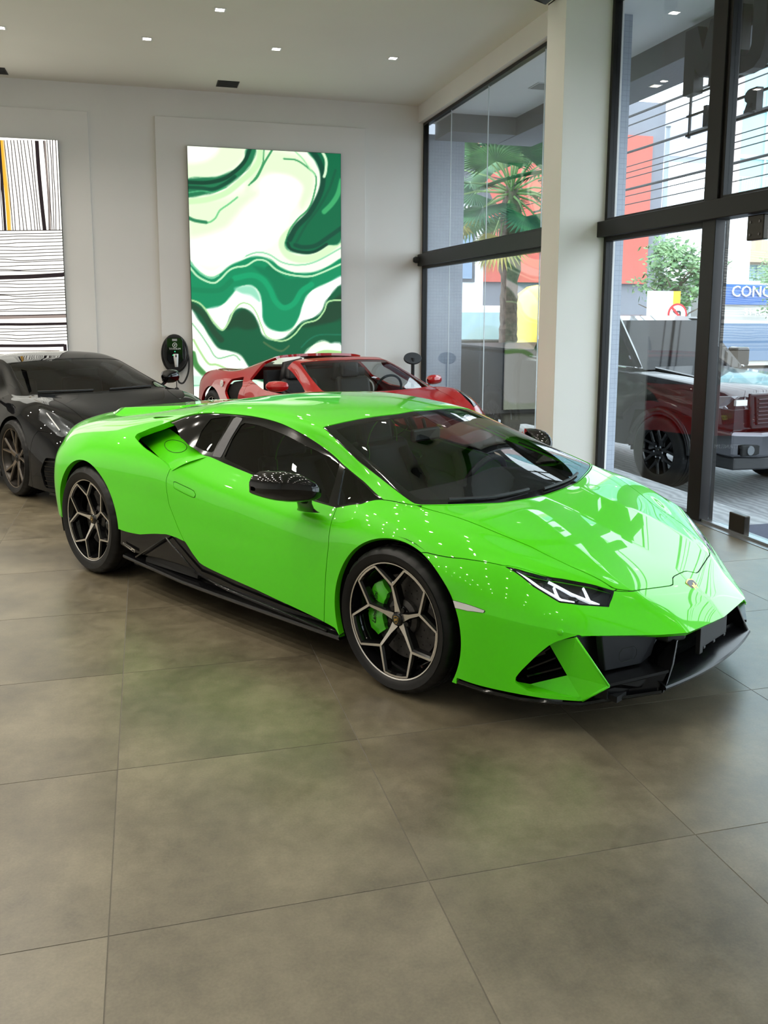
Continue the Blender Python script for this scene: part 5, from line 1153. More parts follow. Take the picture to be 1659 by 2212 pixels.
# ---------------------------------------------------------------- outside the glass
GZ0 = -.45
def grid_material(name, c1, c2, step, rough=.4, w=.06, axes='xyz'):
    """small mosaic: joints every `step` metres"""
    m = bpy.data.materials.new(name); m.use_nodes = True; g = N(m); b = m.node_tree.nodes['Principled BSDF']
    tc = g.n('ShaderNodeTexCoord'); sp = g.n('ShaderNodeSeparateXYZ'); g.l(tc.outputs['Object'], sp.inputs[0])
    fac = None
    for ax in range(3):
        fr = g.math('FRACT', g.math('DIVIDE', g.math('ADD', sp.outputs[ax], 50.013), step)); e = g.math('LESS_THAN', fr, w)
        fac = e if fac is None else g.math('MAXIMUM', fac, e)
    n = g.n('ShaderNodeTexNoise'); n.inputs['Scale'].default_value = 9; g.l(tc.outputs['Object'], n.inputs['Vector'])
    mr = g.n('ShaderNodeMapRange'); mr.inputs[3].default_value = .85; mr.inputs[4].default_value = 1.15; g.l(n.outputs['Fac'], mr.inputs[0])
    mu = g.n('ShaderNodeMix', data_type='RGBA', blend_type='MULTIPLY'); mu.inputs[0].default_value = 1; mu.inputs[6].default_value = c1; g.l(mr.outputs[0], mu.inputs[7])
    mx = g.n('ShaderNodeMix', data_type='RGBA'); g.l(fac, mx.inputs[0]); g.l(mu.outputs[2], mx.inputs[6]); mx.inputs[7].default_value = c2
    g.l(mx.outputs[2], b.inputs['Base Color']); sock(b, 'Roughness', rough)
    return m
M_MOSAIC = grid_material('grey_blue_mosaic', srgb(150,158,172), srgb(112,120,136), .05)
M_STUCCO = mat('grey_stucco', srgb(120,122,130), .85, noise=(14,.06), bump=(30,.6))
M_CONC = mat('grey_render', srgb(104,104,106), .85, noise=(3,.06))
M_SOFF = mat('soffit_paint', srgb(225,226,226), .8, noise=(1,.02))
pv = MB(); pv.add([(4.42,-30,-.03),(4.95,-30,-.03),(5.9,-30,GZ0),(10.4,-30,GZ0),(4.42,60,-.03),(4.95,60,-.03),(5.9,60,GZ0),(10.4,60,GZ0)], [(0,1,5,4),(1,2,6,5),(2,3,7,6)])
def paving_mat():
    m = mat('wavy_paving', srgb(168,170,172), .6, noise=(.8,.12)); g = N(m); b = m.node_tree.nodes['Principled BSDF']
    tc = g.n('ShaderNodeTexCoord'); w = g.n('ShaderNodeTexWave'); w.inputs['Scale'].default_value = 3.2; w.inputs['Distortion'].default_value = 7; w.inputs['Detail'].default_value = 2
    g.l(tc.outputs['Object'], w.inputs['Vector']); cr = g.n('ShaderNodeValToRGB'); cr.color_ramp.elements[0].color = srgb(112,115,119); cr.color_ramp.elements[1].color = srgb(146,148,150)
    g.l(w.outputs['Fac'], cr.inputs[0]); g.l(cr.outputs[0], b.inputs['Base Color']); return m
st(pv.build('pavement', paving_mat()))
st(MB().add([(10.4,-40,GZ0-.13),(120,-40,GZ0-.13),(120,120,GZ0-.13),(10.4,120,GZ0-.13)], [(0,1,2,3)]).build('street', mat('asphalt', srgb(104,106,110), .85, noise=(4,.1))))
st(MB().box(10.38, 10.55, -40, 90, GZ0-.14, GZ0+.002).build('kerb', mat('kerb_concrete', srgb(160,160,158), .8, noise=(5,.08))))
st(MB().box(4.47, 5.3, 3.6, 5.9, -.032, -.012).build('door_mat', mat('blue_grey_mat', srgb(58,64,84), .95, noise=(120,.3))))
st(MB().box(XW+.02, 4.98, 13.66, 14.6, -.4, 4.4).build('wall_outside', M_MOSAIC))
st(MB().box(XW+.10, 4.72, 8.215, 8.6, -.4, 4.56).build('column_outside', M_MOSAIC))
st(MB().box(XW+.16, 5.5, -4.6, 12.84, 4.55, 4.7).build('canopy_ceiling', M_SOFF))
cb = MB(); cb.box(5.5, 6.09, -4.6, 13.6, 4.29, 5.3); st(cb.build('canopy_beam', M_STUCCO))
st(MB().box(XW+.0, XW+.3, -5, 14.6, 5.3, 10.5).build('wall_upper', mat('upper_facade', srgb(196,196,198), .8, noise=(1,.04))))
cb = MB(); cb.box(XW+.16, 5.5, 12.84, 13.6, 4.30, 5.3); st(cb.build('canopy_end_beam', M_STUCCO))
st(MB().box(5.488, 5.5, -4.6, 12.84, 4.285, 4.55).build('canopy_fascia', M_CONC)); st(MB().box(XW+.16, 5.49, 12.828, 12.84, 4.295, 4.55).build('canopy_end_fascia', M_CONC))
for x, y, lb in ((5.86, 9.62, 'small square lamp under the outdoor canopy beam, left of the big letters'), (5.86, 7.4, 'small square lamp under the outdoor canopy beam, right of the window post')):
    o = empty('canopy_lamp', (x, y, 4.29), 0, lb, 'lamp'); MB().box(-.06,.06,-.06,.06,-.006,.0).build('lamp_frame', M_WHITE, o); MB().box(-.045,.045,-.045,.045,-.009,-.005).build('diffuser', mat('canopy_lamp_glow', (1,1,1), .5, emit=(1,.75,.5), es=2.2), o)
o = empty('soffit_hatch', (5.05, 11.0, 4.55), 0, 'small pale hatch in the outdoor canopy ceiling above the palm', 'hatch'); MB().box(-.12,.12,-.16,.16,-.01,.001).build('hatch_panel', mat('hatch_grey', srgb(190,192,194), .7), o, bevel=.003); MB().box(-.10,.10,-.14,.14,-.014,-.009).build('hatch_recess', mat('hatch_dark', srgb(120,122,124), .7), o)
# sign letters on the facade, read from the street: seen from inside they are mirrored
M_LET = mat('dark_sign_metal', (.010,.010,.012), .45, .2, noise=(10,.15))
GLYPH = {'M': [[(0,0),(.24,0),(.24,.36),(.36,.20),(.44,.20),(.56,.36),(.56,0),(.80,0),(.80,1),(.54,1),(.40,.60),(.26,1),(0,1)]],
 'U': [[(0,1),(0,.30),(.06,.12),(.18,.02),(.35,0),(.52,.02),(.64,.12),(.70,.30),(.70,1),(.46,1),(.46,.36),(.42,.26),(.35,.23),(.28,.26),(.24,.36),(.24,1)]],
 'I': [[(0,0),(.24,0),(.24,1),(0,1)]], 'N': [[(0,0),(.22,0),(.22,.55),(.48,0),(.70,0),(.70,1),(.48,1),(.48,.45),(.22,1),(0,1)]],
 'A': [[(0,0),(.22,0),(.27,.2),(.47,.2),(.52,0),(.74,0),(.50,1),(.24,1)]], 'T': [[(.2,0),(.44,0),(.44,.78),(.64,.78),(.64,1),(0,1),(0,.78),(.2,.78)]],
 'R': [[(0,0),(.24,0),(.24,.36),(.32,.36),(.46,0),(.72,0),(.54,.42),(.66,.52),(.70,.68),(.66,.86),(.54,.97),(.42,1),(0,1)]]}
def letter(ch, yc, zc, size, depth, label, grp):
    """block letter standing on the facade, facing the street"""
    m = MB(); w = max(x for x, z in GLYPH[ch][0])
    for pl in GLYPH[ch]: m.prism([(0, (x-w/2)*size*1.22, (z-.5)*size) for x, z in pl], (depth, 0, 0))
    o = m.build('sign_letter', M_LET); o.location = (5.34, yc, zc)
    return tag(o, label, 'letter', grp)
word = 'TITANIUM'; yy = 7.95
for k, ch in enumerate(word[::-1]):
    w = max(x for x, z in GLYPH[ch][0])*.62*1.22
    nm = {0: 'big dark letter M of the facade sign, seen from behind', 1: 'big dark letter U of the facade sign, seen from behind'}.get(k, 'big dark facade sign letter outside the picture')
    if k: yy -= w/2+.09
    letter(ch, yy, 4.14, .62, .11, nm, 'big facade sign letters'); yy -= w/2
for ch, y, lb in (('N', 7.80, 'small dark letter under the big M, beside the window post'), ('R', 7.18, 'small dark letter R under the big U')):
    letter(ch, y, 3.565, .20, .07, lb, 'small facade sign letters')
o = empty('sign_rack', (5.47, 6.0, 3.44), 0, 'thin dark horizontal rails that carry the facade letters', 'rack')
for z in (.03, .22, .42): MB().box(-.012,.012,-6,2.35,z-.010,z+.010).build('rail', M_LET, o)
for y in (2.3, .2, -2.5, -5): MB().box(-.01,.012,y-.010,y+.010,0,.86).build('bracket', M_LET, o)
# leaves
def leaf_cloud(n, R, seed, size=.09, sq=.8):
    rnd = random.Random(seed); m = MB(); cl = []
    for _ in range(26):
        a, b = rnd.uniform(0, 2*PI), rnd.uniform(-.9, 1); r = R*rnd.uniform(.35, 1); cl.append((r*math.cos(a)*math.sqrt(1-b*b), r*math.sin(a)*math.sqrt(1-b*b), r*b*sq, R*rnd.uniform(.16,.32)))
    for _ in range(n):
        c = rnd.choice(cl); p = Vector((c[0]+rnd.gauss(0, c[3]*.55), c[1]+rnd.gauss(0, c[3]*.55), c[2]+rnd.gauss(0, c[3]*.42)))
        d = Vector((rnd.gauss(0,1), rnd.gauss(0,1), rnd.gauss(0,.6))).normalized(); u = d.orthogonal().normalized(); s = size*rnd.uniform(.6,1.3)
        m.add([p, p+(d+u*.5)*s*.5, p+d*s, p+(d-u*.5)*s*.5], [(0,1,2,3)])
    me = bpy.data.meshes.new('foliage'); me.from_pydata(m.v, [], m.f); me.update(); return me
def leafmat(name, a, b):
    m = mat(name, a, .55); g = N(m); bs = m.node_tree.nodes['Principled BSDF']; tc = g.n('ShaderNodeTexCoord'); n = g.n('ShaderNodeTexNoise'); n.inputs['Scale'].default_value = 3
    g.l(tc.outputs['Object'], n.inputs['Vector']); cr = g.n('ShaderNodeValToRGB'); cr.color_ramp.elements[0].position = .35; cr.color_ramp.elements[1].position = .65; cr.color_ramp.elements[0].color = (*a[:3],1); cr.color_ramp.elements[1].color = (*b[:3],1)
    g.l(n.outputs['Fac'], cr.inputs[0]); g.l(cr.outputs[0], bs.inputs['Base Color']); sock(bs, 'Subsurface Weight', 0); return m
M_LEAF = leafmat('tree_leaf', srgb(62,104,62), srgb(128,164,104)); M_BARK = mat('bark', srgb(110,98,88), .9, noise=(8,.25), bump=(20,.5))
def tree(loc, h, R, label, seed, n=2600):
    o = empty('street_tree', loc, 0, label, 'tree', 'street trees'); rnd = random.Random(seed)
    m = MB(); m.tube([(0,0,0),(.04,.02,h*.4),(.0,.05,h*.75)], [.11,.09,.06], 8)
    for k in range(9):
        a = rnd.uniform(0, 2*PI); z0 = h*rnd.uniform(.38,.72); m.tube([(.02,.03,z0),(R*.4*math.cos(a),R*.4*math.sin(a),z0+R*.35),(R*.75*math.cos(a),R*.75*math.sin(a),z0+R*.5)], [.035,.022,.01], 5)
    m.build('trunk', M_BARK, o, smooth=True)
    f = link('foliage', leaf_cloud(n, R, seed, .16), M_LEAF, o); f.location = (0, 0, h*.82); f['kind'] = 'stuff'
tree((13.25,20.4,GZ0-.1), 3.9, 1.25, 'slender green street tree outside, left of the window post', 5)
tree((23.6,28.6,GZ0-.1), 3.6, 1.2, 'small green tree beyond the street, right of the window post', 8, 1500)
tree((30.5,38,GZ0-.1), 5.2, 1.8, 'far green tree below the glass tower', 9, 1500)
# fan palm
def palm():
    o = empty('palm_tree', (7.02, 16.55, GZ0), 0, 'fan palm with a rough brown trunk outside the far window', 'palm'); rnd = random.Random(11)
    H = 4.15-GZ0; m = MB(); rows = []; k = 14; n = 44
    for i in range(n+1):
        z = H*i/n; r = .165+.035*math.exp(-z)+(.05*(z > H*.62) if z < H*.80 else .03)+.010*(i % 2); r *= 1 if z < H*.9 else max(.45, 1-(z-H*.9)/(H*.1)*.5)
        rows.append([((r+rnd.uniform(-.018,.018))*math.cos(2*PI*j/k), (r+rnd.uniform(-.018,.018))*math.sin(2*PI*j/k), z) for j in range(k)])
        rows[-1].append(rows[-1][0])
    m.grid(rows, flip=True); m.build('trunk', mat('palm_trunk', srgb(92,78,68), .95, noise=(12,.35), bump=(25,1)), o)
    ml = [leafmat('palm_leaf', srgb(44,92,58), srgb(92,140,84)), leafmat('palm_leaf_dark', srgb(30,72,56), srgb(60,112,72)), leafmat('palm_leaf_dry', srgb(140,140,70), srgb(196,180,96))]
    mp = mat('palm_stem', srgb(122,150,92), .6, noise=(6,.15))
    def fan(R, droop):
        f = MB(); nl = 34
        for i in range(nl):
            a = math.radians(-118+236*i/(nl-1)); L = R*(.80+.2*math.cos(a*.7)); w = .034*R/.75
            ca, sa = math.cos(a), math.sin(a); d = Vector((ca, sa, 0)); s = Vector((-sa, ca, 0)); up = Vector((0,0,1))
            p0 = Vector((0,0,0)); p1 = d*L*.55+up*(.02-droop*.12); p2 = d*L+up*(-droop*.42*L)
            f.add([p0, p1-s*w+up*.012, p1, p1+s*w+up*.012, p2], [(0,1,2),(0,2,3),(1,4,2),(2,4,3)])
        return f.mesh('fan')
    fans = [fan(.80,.35), fan(.72,.8), fan(.86,.15)]
    for q in fans: q.materials.append(ml[0])
    dark = fans[0].copy(); dark.materials.clear(); dark.materials.append(ml[1]); dry = fans[1].copy(); dry.materials.clear(); dry.materials.append(ml[2])
    nf = 34
    for i in range(nf):
        az = i*2.39996+.3; t = i/(nf-1); el = math.radians(78-118*t+rnd.uniform(-8,8)); L = rnd.uniform(.85,1.35)
        d = Vector((math.cos(az)*math.cos(el), math.sin(az)*math.cos(el), math.sin(el))); b = Vector((0,0,H-.12-.10*t))
        e = b+d*L+Vector((0,0,-.12*L)); st_ = MB(); st_.tube([b, b+d*L*.5+Vector((0,0,.02)), e], [.028,.018,.012], 6)
        fr = bpy.data.objects.new('frond', None)
        s = st_.build('frond', mp, o, smooth=True)
        me = dry if t > .9 or (i % 9 == 4 and t > .4) else (dark if i % 3 == 1 else fans[i % 3]); q = bpy.data.objects.new('fan', me); COL.objects.link(q); q.parent = s
        dd = (d+Vector((0,0,-.35*(1-abs(d.z))))).normalized(); q.location = e; q.rotation_euler = (dd.to_track_quat('X', 'Z') @ Matrix.Rotation(rnd.uniform(-.7,.7), 4, 'X').to_quaternion()).to_euler()
palm()
# buildings across the street
M_SALM = mat('salmon_render', srgb(196,98,86), .8, noise=(1.5,.04)); M_GREYB = mat('grey_building', srgb(126,128,136), .8, noise=(1.5,.04)); M_WHB = mat('white_building', srgb(232,234,236), .8, noise=(1,.02)); M_DKB = mat('dark_grey_building', srgb(84,86,92), .8, noise=(2,.06))
M_WING = mat('blue_window_glass', srgb(96,120,148), .1, 0, spec=.8)
o = empty('apartment_building', (14, 28, GZ0), 0, 'grey building with a large salmon panel behind the palm', 'building')
MB().box(-3.75,3.5,0,10,1.9,9.2).build('wall', M_GREYB, o); MB().box(-3.75,3.5,.2,10,0,1.9).build('ground_floor', M_DKB, o)
MB().box(-3.6,2.95,-.18,.02,3.1,8.05).build('salmon_panel', M_SALM, o)
for k, (x0, x1, z0, z1) in enumerate(((-3.2,-2.2,8.2,9.0),(.5,1.6,8.2,9.0))):
    w = MB().box(x0,x1,-.06,.02,z0,z1).build('window', M_DKB, o); MB().box(x0+.08,x1-.08,-.08,-.05,z0+.08,z1-.08).build('pane', M_WING, w)
w = MB().box(.3,1.6,.1,.22,.3,1.7).build('shop_window', M_WING, o)
o = empty('house', (9.2, 25.5, GZ0), 0, 'pale house with a grey pitched roof behind the white van', 'building')
MB().box(-4,.8,.1,2.4,0,5.6).build('wall', M_WHB, o); MB().prism([(-4.2,-.2,5.4),(.95,-.2,5.4),(.1,-.2,7.0),(-3.0,-.2,7.0)], (0,2.6,0)).build('roof', M_DKB, o)
w = MB().box(-.5,.5,.03,.12,3.0,4.9).build('window', M_DKB, o); MB().box(-.4,.4,.0,.04,3.1,4.8).build('pane', M_WING, w)
o = empty('office_block', (22.0, 35.6, GZ0), 0, 'pale office block with a deep grey roof slab behind the street tree', 'building')
MB().box(-2.6,5,0,4,2.6,7.2).build('wall', M_WHB, o); MB().box(-2.6,5,.2,4,0,2.6).build('ground_floor', M_DKB, o); MB().box(-2.9,3.2,-.2,1.2,8.9,10.7).build('roof_slab', mat('roof_slab_grey', srgb(176,178,192), .8, noise=(1,.03)), o); MB().box(-2.9,-2.4,0,1,7.2,8.9).build('roof_core', M_GREYB, o); MB().box(-2.6,5,0,4,7.2,7.5).build('parapet', M_WHB, o)
o = empty('glass_tower', (33, 45, GZ0), 0, 'tall teal glass office tower at the right edge of the photo', 'building')
mg = mat('teal_tower_glass', srgb(150,200,206), .15, 0, spec=.7, noise=(.5,.08)); mc = mat('pink_stone', srgb(214,190,186), .7)
MB().prism([(0,0,0),(22,0,0),(34,16,0),(12.5,16,0)], (0,0,26)).build('glass_wall', mg, o); MB().prism([(-1.1,-.2,0),(-.1,-.2,0),(.6,.9,0),(-.2,.9,0)], (0,0,26)).build('stone_pier', mc, o)
for k in range(9): MB().box(-.1,22,-.14,.0,3+k*2.6,3.22+k*2.6).build('floor_band', mat('tower_band', srgb(196,222,226), .4), o)
for k in range(8): MB().box(1.6+k*2.4,1.72+k*2.4,-.10,.0,0,26).build('mullion', MATS['tower_band'], o)
MB().box(-2,22,-2.5,0,4.9,6.1).build('podium_band', mat('orange_stone', srgb(206,170,140), .8), o)
o = empty('shop_front', (24, 31, GZ0), 0, 'low shop front with a white CONC sign across the street', 'shop')
MB().box(-2.6,7,0,4,0,3.4).build('wall', mat('pale_shop_wall', srgb(206,204,196), .8, noise=(1,.05)), o); MB().box(-2.4,6.5,-.12,.0,2.45,3.25).build('sign_band', mat('blue_sign', srgb(70,110,176), .5), o)
t = link('lettering', text_mesh('CONCE A', .62, 0, .02), mat('white_sign_letter', (.9,.9,.9), .5, emit=(1,1,1), es=.25), o); t.location = (.0,-.16,2.95); t.rotation_euler = (PI/2,0,0)
t = link('lettering', text_mesh('514.0092', .40, 0, .02), MATS['white_sign_letter'], o); t.location = (.0,-.16,2.15); t.rotation_euler = (PI/2,0,0)
MB().box(-2.2,6,-.1,.02,.2,1.7).build('shop_window', M_WING, o)
# poles, wires, road sign
for x, y, h, lb in ((13.85,22,7.2,'grey street pole outside, left of the round road sign'), (14.9,22.2,3.1,'short pale street pole right of the round road sign')):
    o = empty('street_pole', (x, y, GZ0-.12), 0, lb, 'pole', 'street poles'); m = MB(); m.tube([(0,0,0),(0,0,h)], [.09,.06], 10); m.build('shaft', mat('galvanised', srgb(140,146,152), .5, .4), o, smooth=True); MB().box(-.12,.12,-.12,.12,0,.03).build('base_plate', MATS['galvanised'], o); MB().lathe([(0,.06),(.07,.03),(.075,0),(0,0)], 12, 'z', (0,0,h)).build('cap', MATS['galvanised'], o)
rnd = random.Random(2)
for k, z in enumerate((6.3,6.1,5.85,5.6,5.45,5.1,4.95,4.75,4.55,4.4,4.2,7.0,7.3)):
    x = 11.0+rnd.uniform(-.35,.35); m = MB(); th = .012 if k % 4 else .03
    pts = [(x, -30+54.5*i/30, z+.25*math.cos(PI*((-30+54.5*i/30-16)/18))*-.12) for i in range(31)]
    m.tube(pts, th, 5); tag(m.build('overhead_wire', mat('black_cable', (.02,.02,.022), .7)), 'thin black overhead street wire outside the windows', 'wire', 'overhead street wires')
o = empty('road_sign', (11.8, 18, GZ0-.12), 0, 'round no-left-turn road sign with a red ring', 'road sign')
m = MB(); m.tube([(0,.03,0),(0,.03,2.0)], .03, 8); m.build('post', MATS['galvanised'], o)
F_ = lambda r: [(r, -.0), (r, .012), (0, .012)]
MB().lathe([(0,-.006),(.25,-.006),(.25,.010),(0,.010)], 32, 'y', (0,0,2.2)).build('red_ring', mat('sign_red', srgb(200,44,48), .5), o)
MB().lathe([(0,-.010),(.205,-.010),(.205,-.004)], 32, 'y', (0,0,2.2)).build('white_field', mat('sign_white', srgb(236,236,236), .5), o)
m = MB(); m.prism([(.045,-.0105,2.06),(.085,-.0105,2.06),(.085,-.0105,2.25),(.06,-.0105,2.28),(-.05,-.0105,2.28),(-.05,-.0105,2.32),(-.13,-.0105,2.26),(-.05,-.0105,2.20),(-.05,-.0105,2.24),(.035,-.0105,2.24),(.045,-.0105,2.22)], (0,-.003,0)); m.build('arrow', M_BLACK, o)
m = MB(); c45 = math.sqrt(.5); m.prism([(-.15-.02,-.014,2.2+.15-.02),(-.15+.02,-.014,2.2+.15+.02),(.15+.02,-.014,2.2-.15+.02),(.15-.02,-.014,2.2-.15-.02)], (0,-.003,0)); m.build('slash', MATS['sign_red'], o)
o = empty('advert_board', (12.2, 19, GZ0-.12), 0, 'white board with a yellow edge behind the round road sign', 'board')
MB().box(-.55,.12,0,.06,.9,2.75).build('white_panel', M_WHB, o); MB().box(.12,.32,0,.06,.9,2.75).build('yellow_strip', mat('board_yellow', srgb(244,196,40), .5), o); MB().box(-.1,-.02,.02,.06,0,.9).build('post', MATS['galvanised'], o)
# white van
def van():
    o = empty('white_van', (8.55, 21.9, GZ0-.10), 0, 'white delivery van parked outside the far window', 'van'); mw = mat('van_white', srgb(236,238,240), .3, coat=.5)
    b = MB(); b.prism([(-1.0,-.0,.35),(1.0,0,.35),(1.0,0,1.45),(.93,.25,2.38),(-.93,.25,2.38),(-1.0,0,1.45)], (0,3.3,0)); b.build('body', mw, o, bevel=.06, seg=3)
    g = MB(); g.prism([(-.88,-.012,1.50),(.88,-.012,1.50),(.80,.205,2.20),(-.80,.205,2.20)], (0,.02,.0)); g.build('windscreen', mat('van_glass', srgb(130,160,170), .08, spec=.8), o)
    MB().box(-.95,.95,-.04,.02,1.36,1.47).build('wiper_panel', M_BLACK, o); MB().box(-1.0,1.0,-.10,.05,.35,.75).build('bumper', M_DKB, o, bevel=.03); MB().box(-.5,.5,-.03,.02,.85,1.05).build('grille', M_BLACK, o)
    for s in (-1, 1):
        MB().box(s*.75-.17,s*.75+.17,-.03,.02,.86,1.06).build('headlamp', mat('lamp_glass', srgb(210,220,226), .1, spec=.8), o, bevel=.02); MB().box(s*1.08-.09,s*1.08+.09,.15,.22,1.55,1.85).build('wing_mirror', M_BLACK, o, bevel=.02)
        for y in (.85, 2.6): m = MB(); m.lathe([(.16,-.1),(.33,-.1),(.34,-.06),(.34,.06),(.33,.1),(.16,.1)], 24, 'x', (s*.88,y,.34)); m.build('wheel', M_TYRE, o)
    t = link('lettering', text_mesh('BELLACE', .20, 0, .004), mat('van_letter', srgb(120,150,140), .5), o); t.location = (-.05,-.02,1.20); t.rotation_euler = (PI/2,0,0)
van()
o = empty('yellow_tank', (9.35, 20.3, GZ0-.1), 0, 'big rounded yellow tank standing behind the palm trunk', 'tank')
m = MB(); m.sm = True; m.lathe([(0,0),(.62,.0),(.72,.2),(.75,1.2),(.72,2.1),(.55,2.6),(.25,2.83),(0,2.88)], 32); m.build('shell', mat('yellow_paint', srgb(232,200,96), .35, coat=.4), o)
MB().box(-.30,-.08,-.765,-.74,1.55,1.66).build('label', M_WHB, o); MB().lathe([(.76,1.30),(.765,1.34),(.76,1.38)], 32).build('band', mat('tank_band', srgb(190,160,80), .4), o)
# ---------------------------------------------------------------- the other cars
def body_grid(G, SH, LH, n):
    G = np.array(G, float); A = spline1(np.swapaxes(G,0,1), np.array(SH, float).T, n)
    K = len(A); S, R = G.shape[:2]; L = np.zeros((S,R))
    for i, v in LH.items(): L[i] = v
    kk = np.arange(K)/n; Lk = np.array([np.interp(kk, np.arange(R), L[i]) for i in range(S)])
    B_ = spline1(np.swapaxes(A,0,1), Lk, n); B_[:,0,1] = 0
    return B_
def yrim(Rr, W_, ph, spokes=5, fork=.45, wd=.016, spread=15, cur_face=1):
    m = MB(); rim_barrel(m, Rr, W_); h = W_/2; yo = -h+.016; yi = yo+.03
    pt = lambda r, a: (r*math.cos(a), r*math.sin(a)); yy = lambda r: yi+(yo-yi)*min(1, max(0, (r-.04)/(Rr*.6)))
    for k in range(spokes):
        a = ph+k*2*PI/spokes; da = math.radians(spread)
        for s in (-1, 1):
            bar(m, pt(.035, a+s*.25), pt(Rr*fork, a+s*da*.35), wd, wd*.8, yy(.03), yy(Rr*fork), .04, cur_face); bar(m, pt(Rr*fork, a+s*da*.35), pt(Rr*.96, a+s*da), wd*.8, wd*.7, yy(Rr*fork), yo, .04, cur_face)
    m.sm = True; m.lathe([(0,yi-.004),(.036,yi-.003),(.06,yi+.01),(.066,yi+.05),(0,yi+.05)], 28, 'y'); m.sm = False
    return m, yi
def arch_fn(sk, xc, zc, r, vmin):
    def f():
        p = np.array(sk.pos); pr = np.array(sk.par); return np.where(pr[:,1] > vmin, r-np.hypot(p[:,0]-xc, p[:,2]-zc), -1)
    return f
def xz_fn(sk, poly, vmin=3.0, vmax=99, tmin=-9, tmax=99):
    """signed distance to a side-view polygon, only for side lines"""
    pl = np.array(poly, float)
    def f():
        p = np.array(sk.pos); pr = np.array(sk.par); x, z = p[:,0], p[:,2]; ins = np.zeros(len(p), bool); d2 = np.full(len(p), 1e9); m = len(pl)
        for i in range(m):
            a, b = pl[i], pl[(i+1) % m]; d = b-a; t = np.clip(((x-a[0])*d[0]+(z-a[1])*d[1])/(d@d+1e-12), 0, 1)
            d2 = np.minimum(d2, (x-a[0]-t*d[0])**2+(z-a[1]-t*d[1])**2); c = (a[1] > z) != (b[1] > z)
            if a[1] != b[1]: ins ^= c & (x < d[0]*(z-a[1])/d[1]+a[0])
        ok = (pr[:,1] > vmin) & (pr[:,1] < vmax) & (pr[:,0] > tmin) & (pr[:,0] < tmax)
        return np.where(ins & ok, 1, -1)*np.sqrt(d2)
    return f
def liners(par, fx, rx, r1, r2, zc1, zc2, w=.9):
    for xc, zc, r in ((fx, zc1, r1), (rx, zc2, r2)):
        for sg in (1, -1):
            m = MB(); m.sm = True; m.lathe([(.02,-.55*sg),(r,-.55*sg),(r,-(w)*sg)], 24, 'y', (xc, 0, zc), -.3, PI+.3); m.build('wheel_arch_liner', M_DARK, par)
# red roadster
RS = [
 [(1.06,0,.40),(1.03,.30,.40),(.97,.50,.41),(.88,.66,.42),(.80,.76,.42),(.74,.82,.40),(.72,.85,.34),(.76,.84,.15)],
 [(.95,0,.52),(.93,.30,.53),(.86,.50,.555),(.76,.67,.58),(.66,.79,.56),(.60,.87,.48),(.56,.91,.38),(.58,.90,.15)],
 [(.72,0,.625),(.70,.30,.64),(.60,.52,.70),(.50,.70,.755),(.42,.83,.70),(.38,.91,.60),(.36,.945,.45),(.36,.94,.15)],
 [(.42,0,.70),(.40,.30,.715),(.28,.55,.795),(.18,.72,.848),(.12,.86,.78),(.10,.93,.66),(.10,.955,.48),(.10,.95,.16)],
 [(.12,0,.77),(.10,.33,.785),(0,.60,.83),(-.10,.74,.852),(-.15,.86,.79),(-.18,.93,.66),(-.20,.95,.48),(-.20,.95,.17)],
 [(-.10,0,.83),(-.12,.35,.835),(-.22,.68,.845),(-.35,.77,.83),(-.42,.86,.78),(-.45,.92,.66),(-.45,.935,.47),(-.45,.93,.18)],
 [(-.46,0,.975),(-.49,.34,.97),(-.56,.645,.96),(-.66,.69,.90),(-.72,.845,.78),(-.74,.915,.66),(-.74,.93,.46),(-.74,.92,.18)],
 [(-.92,0,1.135),(-.94,.32,1.13),(-.99,.57,1.105),(-1.06,.625,1.05),(-1.05,.84,.785),(-1.05,.90,.66),(-1.05,.915,.46),(-1.05,.91,.18)],
 [(-1.22,0,1.18),(-1.23,.32,1.172),(-1.26,.55,1.15),(-1.30,.62,1.09),(-1.35,.84,.80),(-1.38,.90,.67),(-1.40,.915,.46),(-1.40,.91,.19)],
 [(-1.55,0,1.175),(-1.55,.32,1.17),(-1.56,.53,1.15),(-1.58,.62,1.095),(-1.65,.83,.87),(-1.68,.925,.72),(-1.70,.94,.48),(-1.70,.93,.20)],
 [(-1.95,0,1.11),(-1.95,.32,1.10),(-1.95,.52,1.085),(-1.96,.66,1.03),(-2.00,.81,.925),(-2.0,.94,.78),(-2.02,.965,.52),(-2.02,.96,.20)],
 [(-2.35,0,1.03),(-2.35,.32,1.02),(-2.35,.55,.98),(-2.35,.72,.945),(-2.35,.85,.935),(-2.35,.945,.83),(-2.35,.975,.58),(-2.35,.97,.20)],
 [(-2.75,0,.96),(-2.75,.32,.955),(-2.75,.56,.935),(-2.75,.72,.95),(-2.75,.85,.93),(-2.75,.94,.83),(-2.75,.975,.60),(-2.75,.97,.22)],
 [(-3.10,0,.92),(-3.10,.32,.915),(-3.10,.56,.905),(-3.10,.71,.905),(-3.10,.83,.88),(-3.10,.91,.78),(-3.10,.94,.58),(-3.10,.93,.25)],
 [(-3.42,0,.88),(-3.42,.32,.875),(-3.41,.55,.86),(-3.38,.68,.85),(-3.35,.77,.81),(-3.33,.82,.72),(-3.33,.84,.55),(-3.32,.82,.30)],
 [(-3.50,0,.74),(-3.50,.32,.74),(-3.48,.55,.73),(-3.45,.66,.72),(-3.42,.72,.68),(-3.40,.76,.62),(-3.40,.77,.50),(-3.38,.75,.30)],
]
